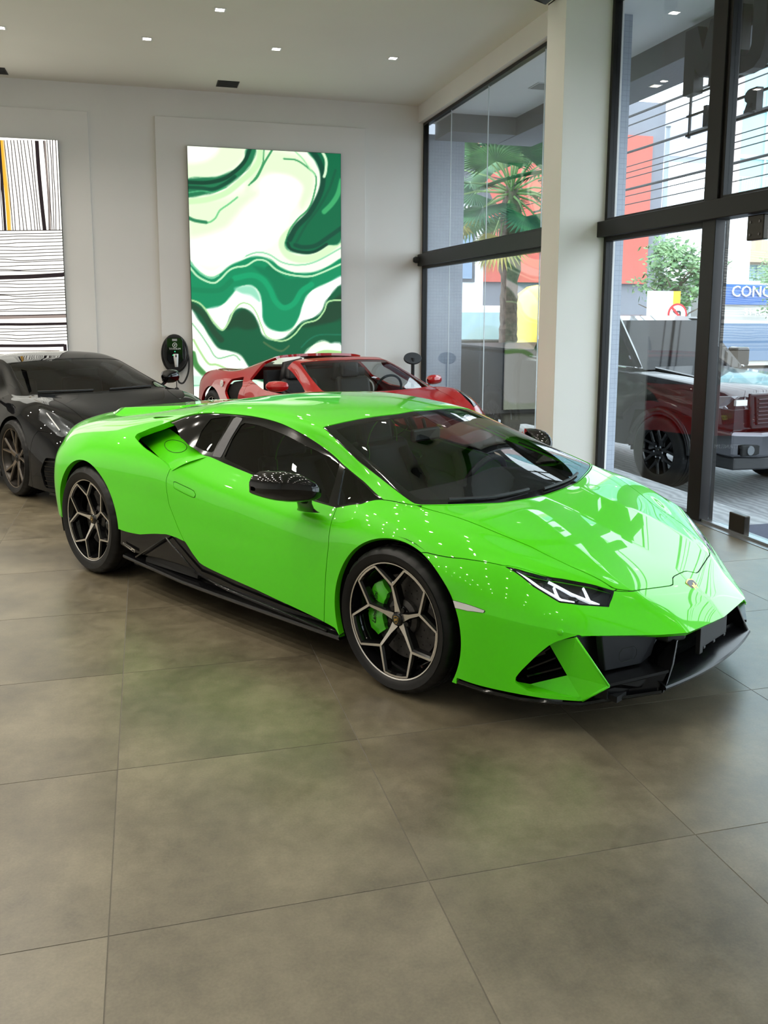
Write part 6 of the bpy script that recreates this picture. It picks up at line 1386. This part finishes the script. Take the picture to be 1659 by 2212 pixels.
def red_car():
    rc = empty('roadster', (2.46, 8.90, 0), math.radians(-73.0), 'glossy red open sports car behind the green coupe', 'car')
    M = paint('rosso_paint', (.42,.006,.008), .28, spec=.15)
    SH = [[0,0,.1,.1,.1,.1,.1,0] for _ in RS]
    for i in (5,6,7,8,9): SH[i][3] = .4; SH[i][4] = .5
    sk = Skin(body_grid(RS, SH, {5:[.8,.8,.7,0,0,0,0,0], 7:[.4,.4,.3,0,0,0,0,0], 14:[.7]*8}, 10), 10)
    sk.cut(arch_fn(sk,.0,.34,.375,3), 'void'); sk.cut(arch_fn(sk,-2.6,.35,.395,3), 'void')
    g = .002
    sk.cut([(-1,-1),(1.35,-1),(1.35,2.2),(1.2,3.6),(1.9,4.6),(1.9,9),(-1,9)], 'bumper', g, ['base'])
    sk.cut([(5.03,-1),(6.93,-1),(6.93,1.93),(5.05,1.95)], 'ws', .003, ['base'])
    sk.cut([(1.45,-1),(1.45,1.5),(2.0,2.0),(4.9,2.0),(4.92,-1)], 'hood', g, ['base'])
    sk.cut([(1.7,2.6),(1.75,3.5),(2.6,3.6),(3.3,3.0),(2.2,2.6)], 'lamp', .002, ['base'])
    sk.cut([(7.28,-1),(7.28,2.55),(9.0,2.45),(9.2,1.75),(9.05,-1)], 'open', 0, ['base'])
    sk.cut([(5.25,3.1),(6.2,3.07),(7.2,3.12),(7.28,2.5),(9.0,2.4),(9.45,2.95),(9.2,4.02),(7,4.02),(5.4,3.95)], 'win', 0, ['base'])
    sk.cut(xz_fn(sk, [(-.46,.80),(-.40,.5),(-.44,.22),(-1.35,.22),(-1.66,.45),(-1.70,.84),(-1.3,.83)], 3.9), 'door', g, ['base'])
    sk.cut(xz_fn(sk, [(-1.78,.80),(-1.82,.62),(-2.06,.60),(-2.16,.70),(-2.10,.86),(-1.90,.90)], 3.5), 'intake', 0, ['base'])
    P = lambda *l, off=0: sk.parts(l, off)
    link('body_shell', skin_mesh('body_shell', P('base'), .03, both=True), M, rc)
    link('bonnet', skin_mesh('bonnet', P('hood'), .015, both=True), M, rc); link('front_bumper', skin_mesh('front_bumper', P('bumper'), .015, both=True), M, rc)
    link('panel_gap', skin_mesh('panel_gap', P('gap', off=-.004), 0, both=True), M_DARK, rc)['kind'] = 'stuff'
    link('windscreen', skin_mesh('windscreen', P('ws', off=-.003), 0, both=True), MATS['roadster_glass'], rc)
    for mr in (False, True):
        link('door', skin_mesh('door', P('door'), .02, mirror=mr), M, rc)
        link('side_intake', skin_mesh('side_intake', P('intake', off=-.05), 0, mirror=mr), M_DARK, rc)
        hl = link('headlight', skin_mesh('headlight', P('lamp', off=-.002), .01, mirror=mr), M_BLACKGLOSS, rc)
        sg = -1 if mr else 1
        # mirror on a thin arm
        r = bpy.data.objects.new('wing_mirror', None); COL.objects.link(r); r.parent = rc; r.location = (-.62, -1.0*sg, .885)
        m = MB(); m.sm = True; rows = []
        for w, rr_ in ((-.11,.012),(-.09,.045),(-.04,.058),(.02,.060),(.08,.052),(.105,.03),(.115,.005)):
            rows.append([(rr_*1.25*math.cos(2*PI*k/18)-w*.25, -w*sg, rr_*.95*math.sin(2*PI*k/18)) for k in range(19)])
        m.grid(rows, flip=sg > 0); m.build('mirror_housing', M, r)
        m = MB(); m.tube([(.02,.06*sg,-.03),(.06,.16*sg,-.09),(.06,.20*sg,-.10)], [.014,.012,.018], 8); m.build('mirror_arm', M_BLACK, r)
        # shield on the wing
        m = MB(); m.lathe([(0,-.003*sg),(.036,-.003*sg),(.036,.002*sg)], 24, 'y', (-2.14+.95, -.945*sg, .70)); 
        m = MB(); m.lathe([(0,-.004*sg),(.040,-.004*sg),(.040,.006*sg)], 24, 'y', (-2.26, -.962*sg, .80)); m.build('wing_badge', M_WHITE, rc)
        m = MB(); m.box(-2.28,-2.24,min(-.966*sg,-.968*sg),max(-.966*sg,-.968*sg),.79,.80); m.build('badge_mark', MATS['rosso_paint'], rc)
    # open cabin
    m = MB(); m.box(-1.75,-.40,-.72,.72,.22,.28); m.box(-1.72,-1.62,-.66,.66,.28,.98); m.build('cabin_floor', M_LEATHER, rc)
    m = MB(); rows = [[(-.12,w,.78),(-.30,w,.82),(-.50,w,.80),(-.55,w,.70),(-.50,w,.40)] for w in (-.7,-.35,0,.35,.7)]; m.grid(rows); m.build('dashboard', M_LEATHER, rc)
    for sg in (1, -1):
        s = bpy.data.objects.new('seat', None); COL.objects.link(s); s.parent = rc; s.location = (-1.15, -.36*sg, .26)
        m = MB(); m.box(-.25,.28,-.23,.23,0,.16); m.build('cushion', M_LEATHER, s, bevel=.05, seg=3)
        m = MB(); m.prism([(-.22,-.24,.12),(-.08,-.24,.12),(-.28,-.19,.62),(-.38,-.19,.64)], (0,.46,0)); m.build('backrest', M_LEATHER, s, bevel=.05, seg=3)
        m = MB(); m.prism([(-.37,-.13,.62),(-.27,-.13,.62),(-.32,-.11,.80),(-.40,-.11,.80)], (0,.24,0)); m.build('headrest', M_LEATHER, s, bevel=.04, seg=3)
        m = MB(); m.tube([(-1.53,-.50*sg,.85),(-1.58,-.44*sg,1.04),(-1.58,-.26*sg,1.08),(-1.53,-.18*sg,.85)], .05, 8); m.build('roll_hoop', M_LEATHER, rc, smooth=True)
    m = MB(); m.tube([(-.60+.05*math.sin(2*PI*k/24), .36+.17*math.cos(2*PI*k/24), .80+.16*math.sin(2*PI*k/24)) for k in range(25)], .014, 6, False); m.build('steering_wheel', M_LEATHER, rc, smooth=True)
    # nose: badge, grille, plate with the dealer's name
    m = MB(); m.box(0,.004,-.022,.022,-.034,.034); b = m.build('nose_badge', mat('yellow_badge', (.75,.58,.05), .35), rc); b.location = (.905,0,.567); b.rotation_euler = (0,-.95,0)
    m = MB(); m.box(.004,.005,-.008,.006,-.018,.016); m.build('badge_horse', M_BLACK, b)
    m = MB(); m.add([(1.045,-.60,.36),(1.075,0,.37),(1.045,.60,.36),(1.03,.60,.20),(1.06,0,.20),(1.03,-.60,.20)], [(0,1,4,5),(1,2,3,4)]); m.build('grille', M_BLACK, rc)
    m = MB(); m.box(1.07,1.082,-.22,.22,.24,.33); p = m.build('plate', M_BLACK, rc, bevel=.004)
    t = link('lettering', text_mesh('TITANIUM', .062), M_WHITE, p); t.location = (1.085,0,.285); t.rotation_euler = (PI/2,0,PI/2)
    sp = MB(); sp.add([(.75,-.86,.15),(1.10,-.55,.14),(1.13,0,.14),(1.10,.55,.14),(.75,.86,.15),(.75,-.86,.125),(1.10,-.55,.115),(1.13,0,.115),(1.10,.55,.115),(.75,.86,.125)], [(0,1,2,3,4),(9,8,7,6,5),(0,5,6,1),(1,6,7,2),(2,7,8,3),(3,8,9,4)]); sp.build('splitter', M_BLACK, rc)
    m = MB(); m.box(-2.1,-.42,-.90,.90,.12,.20); m.box(-3.3,-2.1,-.55,.55,.14,.3); m.box(-.42,1.0,-.55,.55,.12,.3); m.build('underbody', M_DARK, rc)
    rf = lambda a, b, c: yrim(a, b, c, 5, .45, .018, 14)
    for sg in (1, -1):
        make_wheel(rc, 'wheel', (0,-.83*sg,.338), .338,.245,.262, .3, sg, rf, .19, mat('yellow_caliper', (.7,.5,.03), .4), PI*.9, None, [M_BLACKGLOSS, M_ALU]); make_wheel(rc, 'wheel', (-2.6,-.815*sg,.35), .35,.30,.262, .6, sg, rf, .18, MATS['yellow_caliper'], .1, None, [M_BLACKGLOSS, M_ALU])
    liners(rc, 0, -2.6, .388, .408, .34, .35)
glassmat('roadster_glass', (.45,.48,.48), ior=1.5)
red_car()
# black coupe
BS = [
 [(1.00,0,.42),(.98,.30,.42),(.93,.52,.425),(.87,.68,.43),(.82,.78,.42),(.78,.84,.39),(.76,.87,.33),(.78,.86,.13)],
 [(.90,0,.56),(.89,.30,.565),(.84,.52,.575),(.77,.68,.585),(.69,.80,.56),(.62,.88,.49),(.58,.92,.38),(.60,.91,.13)],
 [(.68,0,.67),(.67,.30,.68),(.62,.53,.70),(.54,.72,.725),(.46,.84,.69),(.41,.92,.60),(.38,.95,.45),(.38,.945,.14)],
 [(.38,0,.755),(.37,.30,.765),(.33,.55,.80),(.24,.74,.83),(.16,.87,.78),(.12,.945,.68),(.10,.965,.50),(.10,.96,.16)],
 [(.08,0,.825),(.07,.33,.835),(.02,.60,.865),(-.08,.76,.868),(-.14,.87,.81),(-.17,.94,.70),(-.20,.96,.50),(-.20,.955,.17)],
 [(-.12,0,.875),(-.14,.36,.88),(-.20,.70,.885),(-.35,.79,.868),(-.42,.86,.82),(-.45,.93,.70),(-.45,.945,.50),(-.45,.94,.18)],
 [(-.52,0,1.03),(-.55,.36,1.025),(-.62,.66,1.005),(-.74,.71,.94),(-.78,.85,.835),(-.80,.925,.70),(-.80,.94,.50),(-.80,.93,.18)],
 [(-.95,0,1.175),(-.97,.34,1.165),(-1.02,.585,1.135),(-1.10,.64,1.08),(-1.10,.84,.86),(-1.12,.92,.72),(-1.12,.935,.5),(-1.12,.93,.19)],
 [(-1.30,0,1.225),(-1.30,.33,1.215),(-1.32,.56,1.18),(-1.38,.64,1.11),(-1.40,.84,.89),(-1.42,.93,.76),(-1.42,.945,.52),(-1.42,.94,.20)],
 [(-1.75,0,1.20),(-1.75,.33,1.19),(-1.76,.57,1.15),(-1.80,.68,1.08),(-1.82,.86,.95),(-1.82,.955,.80),(-1.84,.97,.55),(-1.84,.965,.21)],
 [(-2.25,0,1.10),(-2.25,.33,1.09),(-2.25,.58,1.05),(-2.25,.73,1.0),(-2.25,.87,.94),(-2.25,.96,.82),(-2.25,.985,.58),(-2.25,.98,.21)],
 [(-2.75,0,1.02),(-2.75,.33,1.01),(-2.75,.58,.99),(-2.75,.73,.97),(-2.75,.87,.93),(-2.75,.95,.83),(-2.75,.98,.6),(-2.75,.975,.23)],
 [(-3.25,0,1.0),(-3.25,.33,.995),(-3.25,.58,.985),(-3.25,.72,.97),(-3.25,.84,.92),(-3.25,.91,.82),(-3.25,.93,.6),(-3.25,.92,.28)],
 [(-3.55,0,.98),(-3.55,.33,.975),(-3.54,.57,.965),(-3.52,.70,.94),(-3.50,.79,.88),(-3.49,.84,.78),(-3.48,.85,.58),(-3.47,.84,.30)],
 [(-3.60,0,.78),(-3.60,.33,.78),(-3.59,.56,.77),(-3.57,.68,.75),(-3.55,.75,.71),(-3.54,.79,.65),(-3.53,.80,.52),(-3.52,.79,.30)],
]
def black_car():
    bc = empty('black_coupe', (-.33, 8.90, 0), math.radians(-62.5), 'dark metallic black sports car parked left of the wall charger', 'car')
    M = paint('black_metallic_paint', (.005,.0052,.006), .35, spec=0, coat=.8)
    SH = [[0,0,.15,.25,.1,.15,.1,0] for _ in BS]
    for i in (1,2,3,4): SH[i][2] = .45; SH[i][3] = .3
    for i in (5,6,7,8): SH[i][3] = .4; SH[i][4] = .5
    sk = Skin(body_grid(BS, SH, {5:[.8,.8,.7,0,0,0,0,0], 7:[.4,.4,.3,0,0,0,0,0], 13:[.7]*8}, 10), 10)
    sk.cut(arch_fn(sk,.0,.345,.38,3), 'void'); sk.cut(arch_fn(sk,-2.72,.355,.40,3), 'void')
    g = .002
    sk.cut([(-1,-1),(1.05,-1),(1.05,2.3),(1.1,3.7),(1.9,4.6),(1.9,9),(-1,9)], 'bumper', g, ['base'])
    sk.cut([(5.03,-1),(6.93,-1),(6.93,1.95),(5.05,1.97)], 'ws', .003, ['base'])
    sk.cut([(1.12,-1),(1.12,1.9),(2.0,2.02),(4.9,2.02),(4.92,-1)], 'hood', g, ['base'])
    sk.cut([(1.2,2.55),(1.15,3.9),(2.3,4.0),(3.0,3.25),(2.0,2.6)], 'lamp', .002, ['base'])
    sk.cut([(5.3,3.1),(6.2,3.07),(7.2,3.1),(8.4,3.05),(9.1,3.4),(8.8,4.0),(7,4.0),(5.4,3.92)], 'win', 0, ['base'])
    sk.cut(xz_fn(sk, [(-.46,.84),(-.42,.5),(-.46,.22),(-1.5,.22),(-1.78,.5),(-1.62,.90),(-1.3,.89)], 3.9), 'door', g, ['base'])
    sk.cut(xz_fn(sk, [(.62,.42),(.86,.42),(.86,.16),(.60,.16),(.56,.3)], 4.5), 'vent', 0, ['bumper'])
    P = lambda *l, off=0: sk.parts(l, off)
    link('body_shell', skin_mesh('body_shell', P('base'), .03, both=True), M, bc); link('bonnet', skin_mesh('bonnet', P('hood'), .015, both=True), M, bc); link('front_bumper', skin_mesh('front_bumper', P('bumper'), .015, both=True), M, bc)
    link('panel_gap', skin_mesh('panel_gap', P('gap', off=-.004), 0, both=True), M_DARK, bc)['kind'] = 'stuff'; link('windscreen', skin_mesh('windscreen', P('ws', off=-.003), 0, both=True), MATS['coupe_glass'], bc)
    for mr in (False, True):
        sg = -1 if mr else 1
        d = link('door', skin_mesh('door', P('door'), .02, mirror=mr), M, bc); link('door_window', skin_mesh('door_window', P('win', off=-.006), 0, mirror=mr), M_TINT2, bc)
        link('bumper_vent', skin_mesh('bumper_vent', P('vent', off=-.03), 0, mirror=mr), M_DARK, bc)
        for k in range(6):
            z = .18+k*.042; m = MB(); m.tube([(.60,-.905*sg,z),(.70,-.875*sg,z+.002),(.80,-.845*sg,z+.004)], .006, 5); m.build('vent_bar', M_BLACKGLOSS, bc)
        hl = link('headlight', skin_mesh('headlight', P('lamp', off=-.012), .0, mirror=mr), mat('lamp_smoke', (.03,.032,.035), .25, .5), bc); link('lens', skin_mesh('lens', P('lamp', off=-.001), 0, mirror=mr), MATS['lamp_lens'], hl)
        m = MB(); m.tube([tuple(sk.at(1.5+.25*k, 3.55-.06*k)*np.array([1,sg,1])+np.array([0,0,-.006])) for k in range(5)], .006, 6); m.build('light_strip', mat('lamp_strip_off', (.6,.6,.6), .3), hl)
        r = bpy.data.objects.new('wing_mirror', None); COL.objects.link(r); r.parent = bc; r.location = (-.66, -1.01*sg, .955)
        m = MB(); m.sm = True; rows = []
        for w, rr_ in ((-.11,.02),(-.095,.058),(-.04,.072),(.03,.073),(.085,.06),(.11,.03),(.115,.005)): rows.append([(rr_*1.0*math.cos(2*PI*k/18)-w*.2, -w*sg, rr_*math.sin(2*PI*k/18)*1.0) for k in range(19)])
        m.grid(rows, flip=sg > 0); m.build('mirror_housing', M_BLACKGLOSS, r); m = MB(); m.tube([(.0,.05*sg,-.05),(.02,.13*sg,-.10),(.03,.18*sg,-.13)], [.02,.016,.022], 8); m.build('mirror_arm', M_BLACKGLOSS, r)
        s = bpy.data.objects.new('seat', None); COL.objects.link(s); s.parent = bc; s.location = (-1.25, -.37*sg, .28)
        m = MB(); m.box(-.25,.28,-.23,.23,0,.16); m.build('cushion', M_LEATHER, s, bevel=.05, seg=3); m = MB(); m.prism([(-.22,-.24,.12),(-.08,-.24,.12),(-.28,-.19,.64),(-.38,-.19,.66)], (0,.46,0)); m.build('backrest', M_LEATHER, s, bevel=.05, seg=3)
    m = MB(); m.box(-1.8,-.40,-.72,.72,.22,.28); m.box(-1.80,-1.70,-.66,.66,.28,1.0); m.build('cabin_floor', M_LEATHER, bc)
    m = MB(); rows = [[(-.14,w,.82),(-.32,w,.87),(-.55,w,.85),(-.60,w,.70),(-.55,w,.40)] for w in (-.7,-.35,0,.35,.7)]; m.grid(rows); m.build('dashboard', M_LEATHER, bc)
    m = MB(); c = [sk.at(5.07, 1.7-.16*k) for k in range(10)]; m.tube([tuple(p+np.array([-.02,0,.016])) for p in c], .008, 6); m.build('wiper', M_BLACK, bc)
    m = MB(); c = [sk.at(5.07, .2+.16*k) for k in range(9)]; m.tube([(p[0]-.02,-p[1],p[2]+.016) for p in c], .008, 6); m.build('wiper', M_BLACK, bc)
    m = MB(); m.add([(.99,-.62,.38),(1.02,0,.39),(.99,.62,.38),(.97,.62,.18),(1.0,0,.18),(.97,-.62,.18)], [(0,1,4,5),(1,2,3,4)]); m.build('grille', M_DARK, bc)
    sp = MB(); sp.prism([(.66,-.90,.105),(.86,-.86,.105),(1.02,-.55,.105),(1.06,0,.105),(1.02,.55,.105),(.86,.86,.105),(.66,.90,.105)], (0,0,.022)); sp.build('splitter', M_BLACKGLOSS, bc)
    m = MB(); m.box(-2.2,-.42,-.92,.92,.12,.20); m.box(-3.4,-2.2,-.55,.55,.14,.3); m.box(-.42,.95,-.55,.55,.12,.3); m.build('underbody', M_DARK, bc)
    rim = mat('dark_bronze_rim', (.035,.030,.026), .35, .7, coat=.3); rimf = mat('bronze_edge', (.26,.21,.16), .3, .9)
    rf = lambda a, b, c: yrim(a, b, c, 5, .40, .020, 13)
    for sg in (1, -1):
        make_wheel(bc, 'wheel', (0,-.84*sg,.345), .345,.245,.268, .2, sg, rf, .19, mat('black_caliper', (.02,.02,.02), .4), PI*.9, None, [rim, rimf]); make_wheel(bc, 'wheel', (-2.72,-.82*sg,.355), .355,.305,.268, .5, sg, rf, .18, MATS['black_caliper'], .1, None, [rim, rimf])
    liners(bc, 0, -2.72, .395, .415, .345, .355)
glassmat('coupe_glass', (.40,.42,.42), ior=1.5)
black_car()
# ---------------------------------------------------------------- black pickup outside
def pickup():
    """x forward, origin on the ground below the front axle"""
    ang = math.atan2(-.985, .174); fx, fy = 6.11+.90*.985, 9.40+.90*.174
    t = empty('pickup_truck', (fx, fy, GZ0), ang, 'big black pickup truck parked outside the glass wall', 'truck'); t.scale = (1.06, 1.06, 1.06)
    M = paint('truck_black', (.005,.0055,.007), .25, spec=.15, coat=.6); mg = mat('truck_glass', (.003,.0032,.004), .04, spec=.16)
    W_ = .98
    def shell(name, secs, m, bev=.04, parent=t):
        """secs: (x, half-width bottom, half-width top, z0, z1)"""
        q = MB(); q.sm = False; rows = []
        for x, wb, wt, z0, z1 in secs: rows.append([(x,-wb*.96,z0),(x,-wb,z0+(z1-z0)*.25),(x,-wb,z0+(z1-z0)*.70),(x,-wt,z1-.03),(x,-wt+.05,z1),(x,wt-.05,z1),(x,wt,z1-.03),(x,wb,z0+(z1-z0)*.70),(x,wb,z0+(z1-z0)*.25),(x,wb*.96,z0),(x,-wb*.96,z0)])
        q.grid(rows); q.add(rows[0][:-1], [tuple(range(10))]); q.add(rows[-1][:-1], [tuple(range(10))])
        return q.build(name, m, parent, auto=35)
    fend = [(.92,.80,.78,.62,1.12),(.80,.90,.86,.60,1.17),(.45,.97,.90,.86,1.23),(0,.985,.91,.90,1.27),(-.45,.985,.92,.86,1.30),(-.62,.98,.93,.42,1.31)]
    shell('bonnet_and_wings', fend, M)
    b = MB(); b.prism([(.78,-.55,1.16),(.30,-.58,1.26),(-.62,-.62,1.36),(-.62,-.62,1.28),(.78,-.55,1.08)], (0,1.12,0)); b.build('bonnet_bulge', M, t, bevel=.03)
    shell('cab_body', [(-.62,.98,.93,.42,1.31),(-1.4,.98,.94,.42,1.33),(-2.85,.98,.95,.42,1.36)], M)
    # greenhouse: frame posts, roof, glass
    G0 = [(-.55,.80,1.31),(-1.14,.68,1.90),(-2.55,.69,1.92),(-2.82,.78,1.36)]
    r = MB(); r.prism([(-1.12,-.68,1.88),(-1.45,-.66,1.955),(-2.3,-.66,1.965),(-2.58,-.69,1.90)], (0,1.36,0)); r.build('roof', M, t, bevel=.03)
    ws = MB(); ws.add([(-.50,-.80,1.32),(-.50,.80,1.32),(-1.14,.66,1.90),(-1.14,-.66,1.90)], [(0,1,2,3)]); ws.build('windscreen', mg, t)
    for s in (1, -1):
        q = lambda *p: [(x, -w*s, z) for x, w, z in p]
        for a, c in ((G0[0], G0[1]), (G0[1], G0[2]), (G0[2], G0[3])): MB().tube(q(a, c), .045, 6).build('window_post', M, t)
        MB().tube(q((-1.72,.79,1.33),(-1.76,.69,1.92)), .05, 6).build('window_post', M, t)
        g = MB(); g.add(q((-.70,.79,1.33),(-1.18,.67,1.87),(-1.72,.68,1.90),(-1.70,.80,1.34)), [(0,1,2,3)]); g.build('front_window', mg, t)
        g = MB(); g.add(q((-1.76,.79,1.34),(-1.78,.68,1.90),(-2.5,.68,1.88),(-2.74,.78,1.37)), [(0,1,2,3)]); g.build('rear_window', mg, t)
        MB().tube(q((-.50,.825,1.335),(-1.6,.86,1.352),(-2.8,.86,1.378)), .012, 6).build('chrome_strip', M_CHROME, t)
        # wing mirror
        m = MB(); m.box(-.98,-.80,min(-1.02*s,-1.26*s),max(-1.02*s,-1.26*s),1.30,1.56); m.build('wing_mirror', M_BLACKGLOSS, t, bevel=.04, seg=3)
        # wheel lips, wheels
        for xc in (0, -3.57):
            m = MB(); m.sm = True; m.lathe([(.43,-.97*s),(.50,-1.0*s),(.51,-.96*s)], 24, 'y', (xc,0,.42), 0.05, PI-.05); m.build('wheel_lip', M_BLACKGLOSS, t)
            w = bpy.data.objects.new('wheel', None); COL.objects.link(w); w.parent = t; w.location = (xc,-.86*s,.415); w.rotation_euler = (0,0,0 if s > 0 else PI)
            link('tyre', tyre_truck, None, w); rm, yi = yrim(.265, .28, .3, 6, .5, .035, 16, 0); rm.build('rim', [M_BLACKGLOSS, M_BLACK], w, auto=30)
            m = MB()
            for k in range(6): m.lathe([(0,yi-.02),(.012,yi-.02),(.012,yi)], 6, 'y', (.07*math.cos(k*PI/3),0,.07*math.sin(k*PI/3)))
            m.build('wheel_nut', M_CHROME, w)['kind'] = 'stuff'
        # headlamp
        m = MB(); m.prism(q((.935,.60,.98),(.93,.84,.98),(.80,.95,1.0),(.78,.95,1.12),(.90,.84,1.13),(.93,.60,1.12)), (-.04,0,0)); m.build('headlamp', mat('truck_lamp', (.12,.13,.14), .1, .6, coat=1), t, bevel=.01)
        m = MB(); m.box(.925,.955,-(.82*s) if s > 0 else .66,-(.66*s) if s > 0 else .82,1.03,1.09); m.build('lamp_element', M_SILVERPL, t)
        # fog-lamp pocket and hook
        m = MB(); m.box(1.0,1.035,*sorted((-.78*s,-.50*s)),.50,.62); m.build('fog_pocket', M_DARK, t, bevel=.02); m = MB(); m.lathe([(0,1.045),(.05,1.045),(.055,1.02)], 18, 'x', (0,-.66*s,.56)); m.build('fog_lamp', MATS['truck_lamp'], t)
    # front: grille, bumper
    m = MB(); m.prism([(.93,-.60,.78),(.93,.60,.78),(.93,.64,1.16),(.93,-.64,1.16)], (.05,0,0)); m.build('grille_surround', M_BLACKGLOSS, t, bevel=.02)
    m = MB(); m.prism([(.975,-.54,.82),(.975,.54,.82),(.975,.58,1.12),(.975,-.58,1.12)], (.02,0,0)); m.build('grille_back', M_DARK, t)
    for k in range(7): m = MB(); m.box(.99,1.012,-.55,.55,.835+k*.042,.848+k*.042); m.build('grille_bar', mat('grille_bar_dark', (.05,.05,.055), .25, .8), t, bevel=.004)
    m = MB(); m.prism([(.78,-1.0,.52),(.98,-.86,.48),(1.04,-.5,.46),(1.04,.5,.46),(.98,.86,.48),(.78,1.0,.52)], (0,0,.28)); m.build('bumper', mat('dark_chrome', (.12,.12,.13), .15, 1), t, bevel=.04, seg=3)
    m = MB(); m.prism([(.70,-.90,.36),(.95,-.8,.34),(1.0,-.4,.33),(1.0,.4,.33),(.95,.8,.34),(.70,.90,.36)], (0,0,.14)); m.build('air_dam', M_BLACK, t, bevel=.02)
    # bed
    shell('bed', [(-2.92,.98,.95,.45,1.42),(-4.0,.985,.96,.45,1.43),(-4.90,.975,.95,.48,1.44)], M)
    m = MB(); m.prism([(-2.95,-.94,1.43),(-4.88,-.94,1.45),(-4.88,-.94,1.49),(-2.95,-.94,1.47)], (0,1.88,0)); m.build('bed_cover', M_BLACK, t, bevel=.01)
    for s in (1, -1): m = MB(); m.box(-4.915,-4.80,*sorted((-.985*s,-.80*s)),.95,1.35); m.build('tail_lamp', mat('tail_red', (.4,.01,.01), .2, coat=.6), t, bevel=.01)
    m = MB(); m.box(-5.08,-4.92,-.95,.95,.50,.68); m.build('rear_bumper', MATS['dark_chrome'], t, bevel=.02)
    m = MB(); m.box(-4.8,.7,-.55,.55,.34,.60); m.box(-2.9,-.6,-.80,.80,.42,.9); m.build('chassis', M_DARK, t)
    for xc in (0, -3.57):
        for s in (1,-1):
            m = MB(); m.sm = True; m.lathe([(.02,-.5*s),(.50,-.5*s),(.50,-.95*s)], 20, 'y', (xc,0,.42), -.1, PI+.1); m.build('wheel_arch_liner', M_DARK, t)
            k = MB(); k.sm = True; n = 20; rows = [[(xc+.505*math.cos(PI*i/n), -.975*s, .42+.505*math.sin(PI*i/n)), (xc+.505*math.cos(PI*i/n), -.55*s, .42+.505*math.sin(PI*i/n))] for i in range(n+1)]; k.grid(rows); k.build('arch_band', M_DARK, t)
tyre_truck = tyre_mesh(.415, .28, .265, 'truck_tyre')
pickup()
